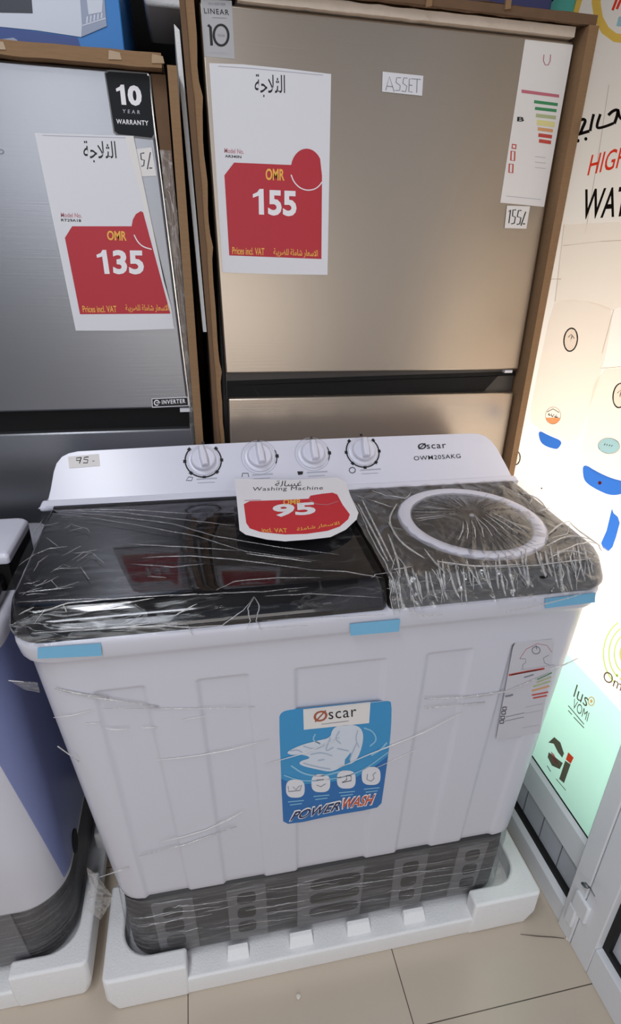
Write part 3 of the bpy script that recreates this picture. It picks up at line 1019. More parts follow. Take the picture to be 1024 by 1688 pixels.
# grey base
rb = []
for z, g in ((0.0715, -0.012), (0.078, -0.004), (0.09, 0), (0.2, 0.002), (0.302, 0.0)):
    rb.append([(x, y, z) for x, y in rr(-0.212 - g, 0.662 + g, 0.757 - g, 1.195, (0.06, 0.06, 0.04, 0.04), nf=8)])
MB().loft(rb).build('base', 'dark_plastic', wm, smooth=True)
for k, (a, b, c_, e) in enumerate(((-0.153, -0.068, -0.146, -0.062), (0.001, 0.085, 0.005, 0.090), (0.154, 0.305, 0.156, 0.304), (0.375, 0.455, 0.377, 0.453), (0.529, 0.604, 0.521, 0.59))):
    vp = MB().hexa([(c_, 0.7525, 0.093), (e, 0.7525, 0.093), (e, 0.76, 0.093), (c_, 0.76, 0.093)], [(a, 0.7525, 0.268), (b, 0.7525, 0.268), (b, 0.76, 0.268), (a, 0.76, 0.268)])
    v = vp.build('vent_panel', 'vent_grey', wm, bevel=0.002)
    sl = MB()
    wv = b - a
    for j in range(3):
        z0 = 0.118 + j * 0.05
        xa, xb = (a + 0.26 * wv, b - 0.26 * wv) if k != 2 else (a + 0.19 * wv, b - 0.05 * wv)
        n = 16
        pts = []
        for i in range(n):
            an = 2 * math.pi * i / n
            cx, sx = math.cos(an), math.sin(an)
            pts.append(((xa + xb) / 2 + (xb - xa) / 2 * math.copysign(abs(cx) ** 0.55, cx), 0.7515, z0 + 0.018 + 0.0185 * math.copysign(abs(sx) ** 0.55, sx)))
        sl.prism(pts, (0, 0.002, 0))
    sl.build('vent_slot', 'vent_slot', v)
# lids
TZ = lambda y: 1.020 + (y - 0.745) * (0.015 / 0.33)
DIVX = 0.286


def lid(x0, x1, rad, y0=0.717, drop=0.0):
    R0 = rr(x0, x1, y0, 1.08, rad, nf=6)
    mb = MB()
    cx, cy = (x0 + x1) / 2, 0.9

    def ins(d, f):
        q = rr(x0 + d, x1 - d, y0 + f, 1.08 - d * 0.2, tuple(max(0.004, r_ - d * 0.3) for r_ in rad), nf=6)
        return q
    rs = []
    for d, f, hgt in ((0.002, 0.002, None), (0.0, 0.0, 0.006), (0.001, 0.001, 0.012), (0.005, 0.016, 0.75), (0.008, 0.024, 0.93), (0.012, 0.032, 1.0)):
        q = ins(d, f)
        if hgt is None:
            rs.append([(x, y, 0.9735) for x, y in q])
        elif hgt < 0.05:
            rs.append([(x, y, 0.9735 + hgt) for x, y in q])
        else:
            rs.append([(x, y, 0.9855 + (TZ(y) - drop - 0.9855) * hgt) for x, y in q])
    mb.loft(rs)
    return mb


lid(-0.293, DIVX - 0.003, (0.06, 0.008, 0.008, 0.03)).build('wash_lid', 'black_glass', wm, smooth=False, bevel=0.003)
sl_ = lid(DIVX, 0.707, (0.008, 0.06, 0.03, 0.008)).build('spin_lid', 'smoked_plastic', wm, bevel=0.003)
RC = (0.512, 0.905)


def ringpts(r, z, n=72):
    return [(RC[0] + r * math.cos(2 * math.pi * i / n), RC[1] + r * math.sin(2 * math.pi * i / n), TZ(RC[1] + r * math.sin(2 * math.pi * i / n)) + z) for i in range(n)]


MB().loft([ringpts(0.142, -0.002), ringpts(0.142, 0.003), ringpts(0.137, 0.0055), ringpts(0.118, 0.005), ringpts(0.115, 0.002), ringpts(0.115, -0.002)], cap=(False, False)).build('lid_ring', 'white_panel', sl_, smooth=True)
MB().loft([ringpts(0.1155, 0.0015), ringpts(0.10, 0.004), ringpts(0.07, 0.008), ringpts(0.03, 0.0115), ringpts(0.004, 0.012)], cap=(False, True)).build('lid_window', 'smoked_window', sl_, smooth=True)
MB().loft([ringpts(0.005, 0.012), ringpts(0.0045, 0.0145), ringpts(0.002, 0.015)], cap=(False, True)).build('lid_window_pin', 'paper', sl_, smooth=True)
# handle recess in the front of the spin lid
MB().hexa([(0.42, 0.7185, 0.985), (0.60, 0.7185, 0.985), (0.60, 0.724, 0.985), (0.42, 0.724, 0.985)], [(0.42, 0.727, 1.006), (0.60, 0.727, 1.006), (0.60, 0.733, 1.006), (0.42, 0.733, 1.006)]).build('lid_handle', 'black_plastic', sl_, bevel=0.002)
# dark window frame bar behind the wash lid (hinge strip under the control panel)
MB().box((-0.28, 1.06, 1.0), (0.69, 1.09, 1.037)).build('hinge_strip', 'black_plastic', wm)

# control panel
PN = Vector((0, -0.085, 0.075)).normalized()
PV = Vector((0, 0.075, 0.085)).normalized()
PO = Vector((0, 1.075, 1.035))
PP = Plane(PO, PN)


def pan(u, v, h=0.0):
    return PO + Vector((u, 0, 0)) + PV * v + PN * h


outl = [(-0.311, -0.004), (-0.293, 0.010), (-0.288, 0.035), (-0.283, 0.070), (-0.278, 0.088), (-0.268, 0.102), (-0.255, 0.109), (-0.238, 0.1125), (0.0, 0.117), (0.158, 0.119), (0.40, 0.120), (0.615, 0.120), (0.637, 0.1175), (0.652, 0.111), (0.664, 0.099), (0.675, 0.079), (0.682, 0.056), (0.689, 0.034), (0.695, 0.012), (0.706, 0.000), (0.706, -0.004)]
front = [pan(u, v) for u, v in outl]
fr2 = [pan(u * 1.0, v, -0.004) for u, v in outl]


def back(u, v, y):
    return Vector((u, y, 0.976 + 0.0 + max(0.0, (1.035 + v * 0.6 - 0.976) * (1 - max(0, (y - 1.17)) * 2.2))))


bk = []
for u, v in outl:
    p = pan(u, v)
    bk.append(Vector((u, 1.245, 0.976 + max(0.002, (p.z - 1.0) * 0.55 + 0.012))))
mb = MB().loft([front, fr2, bk])
mb.build('control_panel', 'white_panel', wm, bevel=0.005)
MB().hexa([(-0.306, 1.068, 1.026), (0.706, 1.068, 1.026), (0.706, 1.09, 1.026), (-0.306, 1.09, 1.026)], [(-0.308, 1.066, 1.036), (0.708, 1.066, 1.036), (0.704, 1.082, 1.046), (-0.302, 1.082, 1.046)]).build('panel_lip', 'white_panel', wm, bevel=0.004)
for k, (u, v, pxy) in enumerate(((0.009, 0.081, (335, 760)), (0.126, 0.083, (428, 755)), (0.241, 0.085, (515, 748)), (0.354, 0.086, (597, 745)))):
    def kr(rad, h, n=40):
        return [pan(u + rad * math.cos(2 * math.pi * i / n), v + rad * math.sin(2 * math.pi * i / n), h) for i in range(n)]
    kb = MB().loft([kr(0.0335, -0.002), kr(0.0335, 0.002), kr(0.031, 0.004), kr(0.0255, 0.0045), kr(0.0245, 0.014), kr(0.022, 0.0165)])
    kn = kb.build('knob', 'white_panel', wm, smooth=False, bevel=0.001)
    ang = (0.15, 0.1, 0.05, -0.02)[k]
    ca_, sa_ = math.cos(ang), math.sin(ang)

    def kg(a, b, h):
        return pan(u + a * ca_ - b * sa_, v + a * sa_ + b * ca_, h)
    gb = MB().loft([[kg(-0.007, -0.021, h), kg(0.007, -0.021, h), kg(0.0085, 0.0, h), kg(0.006, 0.023, h), kg(-0.006, 0.023, h), kg(-0.0085, 0.0, h)] if h < 0.03 else
                    [kg(-0.004, -0.019, h), kg(0.004, -0.019, h), kg(0.005, 0.0, h), kg(0.0035, 0.021, h), kg(-0.0035, 0.021, h), kg(-0.005, 0.0, h)] for h in (0.015, 0.026, 0.031)])
    gb.build('knob_grip', 'white_panel', kn, bevel=0.0015)
    # dial markings
    dm = MB()
    r1, r2 = 0.0365, 0.0395
    a0, a1 = (-3.9, 0.75) if k in (0, 3) else (-0.6, 0.4)
    segs = 40

    def arcband(a0, a1, r1, r2, segs=24):
        vs = [pan(u + r1 * math.cos(a0 + (a1 - a0) * i / segs), v + r1 * math.sin(a0 + (a1 - a0) * i / segs), 0.0007) for i in range(segs + 1)]
        vs += [pan(u + r2 * math.cos(a0 + (a1 - a0) * i / segs), v + r2 * math.sin(a0 + (a1 - a0) * i / segs), 0.0007) for i in range(segs + 1)]
        return vs, [(i, i + 1, segs + 2 + i, segs + 1 + i) for i in range(segs)]
    if k in (0, 3):
        dm.add(*arcband(a0, a1, 0.0355, 0.0385))
        for i in range(7):
            aa = a0 + (a1 - a0) * i / 6
            dm.add(*arcband(aa - 0.09, aa + 0.09, 0.0345, 0.041, 4))
        dm.add(*arcband(1.45, 1.6, 0.036, 0.042, 4))
    else:
        dm.add(*arcband(0, 6.2832, 0.0375, 0.0385, 60), m=1)
        dm.add(*arcband(-0.45, 0.4, 0.036, 0.0385, 12))
        dm.add(*arcband(-0.08, 0.12, 0.0345, 0.0415, 4))
        dm.add(*arcband(1.45, 1.6, 0.036, 0.040, 4))
    link('dial_marking', dm.mesh(), ['ink', 'ink_faint'], kn)
for (x, y, kind) in ((312, 790, 0), (404, 783, 1), (494, 779, 2), (582, 775, 3)):
    s = Print(PP, 0.0008)
    if kind == 0:
        s.stroke([(307, 792), (311, 786), (318, 787), (316, 792), (307, 792)], 1.0, 'ink')
    elif kind == 1:
        s.stroke([(399, 786), (400, 780), (409, 780), (410, 786)], 1.1, 'ink')
    elif kind == 2:
        s.poly([(490, 777), (500, 777), (499, 782), (492, 783)], 'ink')
    else:
        s.ell((581, 775), 5, 4.5, 'ink', ring=1.2)
    s.stroke([(x + 12, y), (x + 46, y - 2)], 2.0, 'ink_faint')
    s.stroke([(x + 14, y + 6), (x + 42, y + 4.5)], 1.0, 'ink_faint')
    s.build('dial_icon', wm)
s = Print(PP, 0.0008)
s.text('\u00d8', (689, 741), (703, 740), (689, 731), 'ink', bold=0.02)
s.text('scar', (704, 740), (736, 738.5), (703, 733), 'ink', bold=0.005, spacing=1.15)
s.text('OWM20SAKG', (683, 759), (760, 755), (682, 752), 'ink', bold=0.003, spacing=1.1)
s.build('brand_lettering', wm)
s = Print(PP, 0.0008)
s.sheet([(112, 753), (163, 748), (165, 768), (114, 772)], 'paper_warm')
for a in ([(134, 754), (126, 755), (126, 759), (133, 759), (134, 754), (131, 764)], [(146, 753), (139, 754), (138, 757), (145, 758), (144, 763), (137, 763)]):
    s.stroke(a, 1.5, 'ink')
s.stroke([(152, 760), (156, 760)], 1.2, 'ink_grey')
tag(s.build('paper_slip', origin=tuple(PP.at(138, 760))), 'small handwritten 95 slip on the left end of the white control panel', 'paper slip', 'handwritten paper slips')

# front stickers
BP = Plane((0, 0.7237, 0.972), (0, -1, -0.0357))
s = Print(BP, 0.0002)
ol = [(460, 1184), (463, 1176), (472, 1171), (500, 1168), (611, 1157), (640, 1155.5), (646, 1158), (645, 1200), (642, 1230), (634, 1290), (629, 1324), (622, 1331), (600, 1336), (545, 1345), (500, 1355), (475, 1358), (467, 1354), (464, 1290)]
s.sheet(sm(ol, True, 1), 'sticker_blue', 0.001)
s.poly([(463.5, 1284), (480, 1291), (503, 1293), (535, 1291), (560, 1287), (590, 1280), (620, 1262), (640, 1246), (634, 1290), (629, 1324), (622, 1331), (600, 1336), (545, 1345), (500, 1355), (475, 1358), (467, 1354)], 'sticker_deep_blue')
s.up()
for a, wd in (([(480, 1262), (500, 1276), (530, 1280), (560, 1272)], 3), ([(600, 1200), (615, 1205), (622, 1220), (610, 1230)], 2.5), ([(520, 1210), (515, 1220), (528, 1226)], 2.5), ([(468, 1278), (500, 1289), (560, 1283), (600, 1270), (640, 1240)], 2), ([(612, 1245), (628, 1236), (638, 1224)], 3)):
    s.stroke(sm(a), wd, 'sticker_pale_blue')
s.poly(sm([(471, 1240), (496, 1228), (523, 1221), (545, 1216), (547, 1204), (556, 1196), (588, 1194), (600, 1207), (597, 1233), (586, 1257), (567, 1262), (547, 1273), (526, 1269), (495, 1262), (493, 1255), (515, 1249), (496, 1243), (480, 1245)], True, 2), 'cloth_print')
s.poly([(500, 1169), (611, 1157), (608.6, 1192), (501, 1203)], 'paper_warm')
for (x, y) in ((487, 1300), (529, 1291), (571, 1285), (612, 1279)):
    s.poly([(x + 15.5 * math.copysign(abs(math.cos(a)) ** .7, math.cos(a)), y + 15 * math.copysign(abs(math.sin(a)) ** .7, math.sin(a))) for a in [math.pi * 2 * i / 24 for i in range(24)]], 'paper')
    for q, wd in ((0, 26), (5, 20)):
        s.stroke([(x - wd / 2 + 1, y + 22 + q), (x + wd / 2 + 1, y + 19.5 + q)], 1.6, 'sticker_pale_blue')
s.up()
for a in ([(545, 1216), (535, 1240), (550, 1232)], [(556, 1234), (575, 1238)], [(588, 1225), (575, 1255)], [(500, 1258), (525, 1265), (545, 1268)], [(535, 1252), (524, 1254)], [(500, 1230), (520, 1236), (535, 1228)], [(560, 1205), (552, 1218), (562, 1226)], [(590, 1204), (586, 1218), (592, 1232)], [(512, 1244), (530, 1240), (548, 1246)], [(478, 1238), (490, 1236), (498, 1240)]):
    s.stroke(sm(a), 2.0, 'cloth_shade_print')
s.poly([(569, 1252), (579, 1240), (577, 1258), (568, 1262)], 'sticker_blue')
s.stroke([(475, 1296), (476, 1305), (495, 1303), (497, 1294)], 1.3, 'ink_grey')
s.stroke([(483, 1297), (488, 1302), (494, 1295)], 1.1, 'ink_grey')
s.stroke([(522, 1286), (534, 1285)], 1.5, 'ink_grey')
s.stroke([(522, 1294), (529, 1297), (537, 1292)], 1.2, 'ink_grey')
s.stroke([(564, 1290), (572, 1285), (571, 1279), (579, 1279), (579, 1287), (564, 1290)], 1.2, 'ink')
s.stroke([(606, 1276), (605, 1285), (612, 1288), (617, 1283), (615, 1277), (620, 1273)], 1.2, 'ink_grey')
s.text('\u00d8', (517, 1191), (540, 1188), (517, 1173), 'logo_brown', bold=0.015)
s.text('scar', (542, 1186), (588, 1181), (541.5, 1174), 'ink', bold=0.0, spacing=1.1)
s.stroke([(530, 1194), (575, 1188.5)], 0.9, 'ink_grey')
s.text('POWER', (476, 1355), (560, 1336), (481, 1337), 'print_white', bold=0.06, shear=0.25)
s.text('WASH', (561, 1335), (617, 1327), (565, 1315), 'print_white', bold=0.06, shear=0.25)
s.up()
s.text('POWER', (478, 1353.5), (558, 1335.5), (483, 1339), 'word_navy', bold=0.02, shear=0.25)
s.text('WASH', (563, 1333.5), (615, 1326), (567, 1317), 'word_orange', bold=0.02, shear=0.25)
s.build('front_sticker', wm, label='blue sticker reading Oscar POWER WASH')
s = Print(BP, 0.0004)
s.sheet([(846, 1068), (850, 1060), (911, 1054), (914, 1060), (907, 1110), (890, 1208), (818, 1220)], 'label_film', 0.001)
s.stroke([(857, 1086), (867, 1086), (867, 1092), (862, 1096), (862, 1104)], 0.8, 'ink_grey')
s.stroke([(857, 1086), (868, 1070), (886, 1061), (902, 1064), (910, 1075)], 0.9, 'ink_rose')
s.stroke([(905, 1080), (896, 1085), (898, 1093), (906, 1096)], 0.8, 'ink_grey')
s.ell((884, 1072), 6.5, 6, 'ink_grey', ring=1.5)
s.stroke([(884, 1064), (885, 1071)], 1.4, 'ink_grey')
s.stroke([(858, 1104), (915, 1096)], 0.8, 'ink_faint')
s.stroke([(839, 1113), (870, 1107), (898, 1102)], 3.2, 'bar_red')
s.stroke([(843, 1112.6), (895, 1103)], 1.6, 'ink')
for (x0, y0, x1, y1, m_, wd) in ((864, 1117, 880, 1112, 'ink_grey', 2), (886, 1120, 910, 1109, 'bar_green', 2), (885, 1125, 909, 1116, 'bar_olive', 2.5), (879, 1132, 908, 1123, 'bar_olive', 2.5), (877, 1139, 906, 1131, 'bar_orange', 2.8), (877, 1146, 904, 1141, 'bar_red', 2.4), (879, 1151, 902, 1146.5, 'bar_red', 2.4)):
    s.stroke([(x0, y0), (x1, y1)], wd, m_)
s.stroke([(833, 1148), (840, 1147), (846, 1145)], 3, 'ink_grey')
for (x, y) in ((832, 1168), (830.5, 1175), (829, 1183), (827.5, 1190)):
    s.stroke([(x - 3, y - 2), (x + 3, y - 2.6), (x + 3, y + 2), (x - 3, y + 2.6), (x - 3, y - 2)], 1.6, 'ink')
s.stroke([(834, 1182), (865, 1175)], 0.9, 'ink_grey'); s.stroke([(832, 1189), (864, 1182)], 0.9, 'ink_grey')
s.stroke([(866, 1166), (895, 1160)], 0.7, 'ink_faint'); s.stroke([(866, 1176), (893, 1171)], 0.7, 'ink_faint'); s.stroke([(862, 1200), (889, 1195)], 0.7, 'ink_faint')
s.build('energy_label', wm, label='pale energy label with coloured bars')
TPp = Plane((0, 0.713, 0), (0, -1, 0))
for q in ([(62, 1068), (166, 1061), (168, 1081), (62, 1086)], [(577, 1029), (660, 1021), (658, 1041), (578, 1048)], [(899, 987), (982, 977), (981, 993), (899, 1003)]):
    Print(TPp, 0.0012).sheet(q, 'blue_tape', 0.0006).build('blue_tape', wm)

# ---- the clear film stretched over the lids
def lid_hit(x, y, h=0.006):
    """where a sight line meets the lid tops or their sloping front"""
    d = ray(x, y)
    nt_ = Vector((0, -0.015 / 0.33, 1)).normalized()
    a = Vector((0, 0.745, 1.020)) + nt_ * h
    p = EYE + d * ((a - EYE).dot(nt_) / d.dot(nt_))
    if p.y >= 0.742:
        return p
    nf_ = Vector((0, -0.050, 0.030)).normalized()
    a = Vector((0, 0.714, 0.970)) + nf_ * h
    return EYE + d * ((a - EYE).dot(nf_) / d.dot(nf_))


def film_sheet(x0, x1, nx, prof, amp, seed, freq, rl=0.0, rr_=0.0, window=False):
    rows = []
    n = len(prof)

    def cut(r, y):
        e = max(0.0, min(1.0, (r - (y - 0.7105)) / r)) if r else 0.0
        return r - math.sqrt(max(0.0, r * r - (r * e) ** 2)) if r else 0.0
    for j in range(n):
        y, z, ny, nz, k = prof[j]
        row = []
        xa, xb = x0 + cut(rl, y), x1 - cut(rr_, y)
        for i in range(nx):
            x = xa + (xb - xa) * i / (nx - 1)
            v = Vector((x * freq[0], j * freq[1], seed))
            dd = 1 - abs(noise.noise(v)) * 2.2
            dd = max(0, dd) ** 3 * amp * k + 0.5 * amp * noise.noise(v * 2.3)
            if window:
                q = math.hypot(x - RC[0], y - RC[1])
                if q < 0.15:
                    an = math.atan2(y - RC[1], x - RC[0])
                    sec = 0.35 + 0.65 * sstep(-0.3, 0.6, math.cos(an + 0.9))
                    rad = max(0, 1 - abs(noise.noise(Vector((math.cos(an) * 9, math.sin(an) * 9, 2.0)))) * 2.4) ** 2
                    w_ = sstep(0.15, 0.12, q)
                    dd = dd * (1 - w_) + w_ * (0.012 * max(0, 1 - (q / 0.118) ** 2) + 0.0055 * rad * sec * sstep(0.0, 0.06, q) * (1.0 if q < 0.11 else 0.5))
            oo = 0.004 + (0.003 if k > 0.9 else 0.0)
            row.append((x, y + ny * (oo + dd), z + nz * (oo + dd)))
        rows.append(row)
    return MB().loft(rows, cap=(False, False), closed=False)


def profile(nt_, nf_):
    out = []
    for j in range(nt_ + 1):
        y = 1.068 + (0.752 - 1.068) * j / nt_
        out.append((y, TZ(y), 0, 1, 0.5))
    for j in range(1, nf_ + 1):
        t = j / nf_
        out.append((0.744 - 0.030 * t, 1.020 - 0.046 * t, -0.85, 0.5, 1.0))
    return out


film_sheet(-0.294, DIVX - 0.004, 150, profile(60, 14), 0.002, 1.5, (7, 0.25), rl=0.062).build('plastic_wrap', 'film_clear', wm, smooth=True)
film_sheet(DIVX + 0.002, 0.708, 220, profile(80, 26), 0.0042, 4.2, (24, 0.07), rr_=0.062, window=True).build('plastic_wrap', 'film_crumpled', wm, smooth=True)
# folds in the film over the lids
rg = random.Random(3)


def fold(mb, pts, r=0.0009, h=0.007, sub=4, jit=0.8):
    out = []
    for a, b in zip(pts, pts[1:]):
        for i in range(sub):
            t = i / sub
            out.append((a[0] + (b[0] - a[0]) * t + rg.uniform(-jit, jit), a[1] + (b[1] - a[1]) * t + rg.uniform(-jit, jit) * 0.6))
    out.append(pts[-1])
    hit = [p for p in (lid_hit(x, y, h) for x, y in out) if -0.294 < p.x < 0.698]
    hit = [p for p in hit if p.x + max(0.0, 0.765 - p.y) < 0.703 and p.x - max(0.0, 0.765 - p.y) > -0.3]
    if len(hit) > 2:
        mb.tube(hit, r, 5)


fa_, fb_ = MB(), MB()


def z7(pts):
    return [(x / 1.969, 800 + y / 1.969) for x, y in pts]


for a in ([(20, 488), (130, 478), (330, 466), (520, 455), (620, 461), (720, 455), (790, 405), (825, 360)], [(825, 362), (842, 392), (832, 440), (848, 470)], [(825, 362), (805, 400), (812, 440), (800, 470)],
          [(110, 450), (140, 410), (220, 382), (370, 368), (500, 360), (600, 354)], [(800, 222), (880, 232), (1010, 248)], [(205, 385), (215, 410)], [(330, 400), (420, 380), (500, 366)], [(560, 425), (600, 405), (640, 385)], [(20, 470), (60, 420), (110, 395)],
          [(610, 455), (625, 485)], [(170, 455), (260, 462), (300, 456)], [(310, 465), (420, 458), (480, 448)], [(580, 358), (640, 352)]):
    fold(fa_, z7(a), 0.0011)
for a in ([(120, 85), (300, 105), (480, 135), (640, 165), (800, 215), (1024, 245)], [(130, 82), (330, 95), (560, 125), (700, 165), (900, 200), (1100, 225)], [(160, 80), (400, 88), (600, 112), (760, 130)], [(200, 78), (420, 80), (640, 92)],
          [(420, 190), (600, 200), (780, 212)], [(460, 235), (620, 228), (800, 245), (1020, 275)], [(430, 255), (560, 265), (660, 255)], [(260, 262), (290, 305)], [(60, 260), (110, 225), (160, 205), (220, 198)], [(110, 280), (125, 250), (155, 228)],
          [(10, 380), (200, 372), (350, 366)], [(60, 350), (240, 330)], [(150, 170), (190, 200)], [(90, 160), (110, 150), (140, 110)], [(550, 360), (720, 350), (850, 345), (1000, 330)], [(700, 340), (760, 312), (900, 300), (1040, 300)], [(480, 295), (540, 300)],
          [(1000, 275), (1120, 280), (1240, 300)], [(860, 360), (1000, 352), (1240, 365)], [(850, 440), (1000, 430), (1250, 420)], [(840, 465), (1000, 455)]):
    fold(fb_, z7(a), 0.0009)
for i in range(15):
    x = rg.uniform(8, 130)
    y = rg.uniform(870, 985)
    fold(fb_, [(x, y), (x + rg.uniform(8, 26), y - rg.uniform(-4, 16)), (x + rg.uniform(26, 46), y - rg.uniform(-4, 18))], 0.0007)


def z8(pts):
    return [(500 + x / 1.954, 760 + y / 1.954) for x, y in pts]


for a in ([(130, 85), (185, 165), (215, 240), (260, 320), (290, 380), (280, 440), (292, 495)], [(300, 300), (330, 340), (345, 400), (368, 455)], [(298, 305), (285, 350), (320, 345), (350, 340)], [(280, 345), (300, 420), (310, 490)], [(340, 380), (350, 450), (375, 455)],
          [(640, 80), (700, 110), (740, 145)], [(730, 140), (745, 100)], [(790, 250), (850, 235), (860, 200)], [(800, 300), (880, 270), (920, 260), (960, 270)], [(600, 345), (760, 335), (900, 318), (985, 305)],
          [(880, 250), (900, 285), (940, 300)], [(870, 270), (860, 320), (875, 360)], [(640, 490), (760, 465), (860, 440), (985, 395)], [(320, 470), (380, 500), (450, 495)], [(920, 320), (960, 350), (985, 372)], [(930, 300), (975, 340)], [(720, 90), (800, 130), (850, 180)],
          [(270, 110), (330, 120), (350, 100)], [(165, 110), (230, 130), (290, 150)], [(220, 95), (280, 115)]):
    fold(fa_, z8(a), 0.0012, 0.009)
for i in range(9):           # pulled out over the round window
    t = i / 8
    x0, y0 = 800 - t * 35 + rg.uniform(-4, 4), 838 + t * 16
    x1, y1 = 868 - t * 112, 878 + t * 12
    dx, dy = x1 - x0, y1 - y0
    q0 = rg.uniform(0.05, 0.25)
    fold(fa_, [(x0 + dx * q0, y0 + dy * q0), (x0 + dx * 0.6 + 3, y0 + dy * 0.6), (x1, y1)], 0.0013, 0.017, jit=0.5)
for i in range(10):
    a = rg.uniform(2.6, 5.6)
    fold(fb_, [(775 + 25 * math.cos(a), 845 + 12 * math.sin(a)), (775 + 90 * math.cos(a), 848 + 38 * math.sin(a))], 0.0008, 0.014)
for i in range(26):           # gathers down the front edge of the spin lid
    x = rg.uniform(648, 985)
    tt = (x - 648) / 340
    yt, yb = 943 - 48 * tt, 1010 - 40 * tt
    l = rg.uniform(0.3, 1.0)
    s0 = rg.uniform(-0.25, 0.35)
    ya = yt + (yb - yt) * s0
    fold(fa_ if i % 3 else fb_, [(x, ya), (x + rg.uniform(2, 14), ya + (yb - yt) * l * 0.5), (x + rg.uniform(0, 22), min(yb, ya + (yb - yt) * l))], rg.uniform(0.0007, 0.0013), 0.01)
for i in range(14):
    x = rg.uniform(600, 980)
    tt = (x - 648) / 340
    y = rg.uniform(925 - 40 * tt, 1000 - 40 * tt)
    fold(fb_, [(x, y), (x + rg.uniform(8, 30), y + rg.uniform(-12, 8)), (x + rg.uniform(25, 50), y + rg.uniform(-14, 4))], 0.0007, 0.01)
for i in range(30):           # broad soft pleats hanging down the front of the spin lid
    x = 655 + 320 * (i + rg.uniform(-0.4, 0.4)) / 30
    tt = (x - 648) / 340
    yt, yb = 943 - 48 * tt, 1008 - 40 * tt
    ya = yt + (yb - yt) * rg.uniform(-0.15, 0.15)
    l = rg.uniform(0.55, 1.0)
    dx_ = rg.uniform(2, 20)
    fold(fa_, sm([(x, ya), (x + dx_ * 0.3, ya + (yb - ya) * l * 0.4), (x + dx_ * 0.6, ya + (yb - ya) * l * 0.75), (x + dx_, ya + (yb - ya) * l)], n=1), rg.uniform(0.0016, 0.0028), 0.008, sub=1, jit=0.2)
for a in ([(905, 880), (925, 862), (960, 855)], [(900, 900), (940, 880), (985, 892)], [(930, 850), (950, 872), (990, 900)], [(890, 842), (915, 835), (925, 818)], [(860, 812), (890, 822), (905, 845)], [(905, 920), (935, 905), (970, 915)], [(640, 860), (660, 895), (700, 920)], [(655, 830), (640, 855), (650, 880)],
          [(720, 925), (790, 935), (860, 930)], [(700, 905), (715, 925), (735, 945)], [(640, 880), (655, 920), (660, 950)], [(590, 830), (612, 870), (640, 925)], [(596, 822), (625, 880), (650, 930)]):
    fold(fa_, sm(a), rg.uniform(0.0014, 0.0022), 0.009, sub=1, jit=0.3)
fa_.build('film_crease', 'film_fold', wm, smooth=True)
fb_.build('film_crease', 'film_fold_faint', wm, smooth=True)
# streaks in the film on the white front
SP = Plane((0, 0.7215, 0.972), (0, -1, -0.0357))
for a, r_ in (([(88, 1183), (120, 1179), (154, 1170)], .0009), ([(140, 1193), (167, 1192)], .0009), ([(174, 1201), (193, 1203), (213, 1201)], .0012), ([(234, 1200), (259, 1199)], .0011), ([(258, 1253), (300, 1249), (336, 1244), (380, 1236), (444, 1219)], .0011),
              ([(438, 1260), (500, 1242), (560, 1216)], .001), ([(558, 1266), (605, 1245), (643, 1230), (700, 1207), (763, 1174)], .0013), ([(262, 1389), (300, 1380), (340, 1368), (375, 1352), (402, 1337)], .0013), ([(902, 1104), (930, 1096), (953, 1085)], .0016), ([(620, 1266), (686, 1236)], .0008),
              ([(14, 1122), (39, 1124)], .001), ([(300, 1187), (340, 1180)], .0008), ([(790, 1150), (812, 1145)], .0009), ([(500, 1170), (560, 1164), (640, 1155)], .0006)):
    MB().tube([SP.at(x, y) for x, y in a], r_, 5).build('film_crease', 'film_streak', wm, smooth=True)
for a, r_ in (([(102, 1138), (164, 1151), (262, 1165)], .0022), ([(230, 1411), (303, 1393), (390, 1362)], .0016), ([(164, 1446), (213, 1430)], .0016), ([(90, 1135), (140, 1145), (180, 1150)], .002), ([(700, 1152), (760, 1150), (835, 1140), (905, 1110)], .0022), ([(170, 1168), (330, 1168), (420, 1165)], .001), ([(95, 1230), (130, 1255)], .0015), ([(700, 1168), (800, 1158)], .0016)):
    MB().tube([SP.at(x, y) for x, y in a], r_, 5).build('film_crease', 'film_fold', wm, smooth=True)


def px_sheet(pl, quad, nx, ny, amp, seed):
    rows = []
    for j in range(ny):
        t = j / (ny - 1)
        row = []
        for i in range(nx):
            q = i / (nx - 1)
            x = (quad[0][0] * (1 - q) + quad[1][0] * q) * (1 - t) + (quad[3][0] * (1 - q) + quad[2][0] * q) * t
            y = (quad[0][1] * (1 - q) + quad[1][1] * q) * (1 - t) + (quad[3][1] * (1 - q) + quad[2][1] * q) * t
            row.append(pl.at(x, y, amp * noise.noise(Vector((q * 4, t * 6, seed)))))
        rows.append(row)
    return MB().loft(rows, cap=(False, False), closed=False)


px_sheet(Plane((0, 0.76, 0), (0, -1, 0)), [(14, 1121), (62, 1125), (66, 1142), (40, 1137)], 12, 16, 0.004, 2).build('plastic_wrap', 'film_milky', wm, smooth=True)
px_sheet(Plane((0, 0.79, 0), (0, -1, 0)), [(143, 1430), (158, 1440), (186, 1478), (150, 1470)], 12, 16, 0.006, 5).build('plastic_wrap', 'film_milky', wm, smooth=True)
px_sheet(Plane((0, 0.80, 0), (0, -1, 0)), [(146, 1466), (188, 1480), (166, 1516), (140, 1498)], 12, 16, 0.006, 8).build('plastic_wrap', 'film_milky', wm, smooth=True)
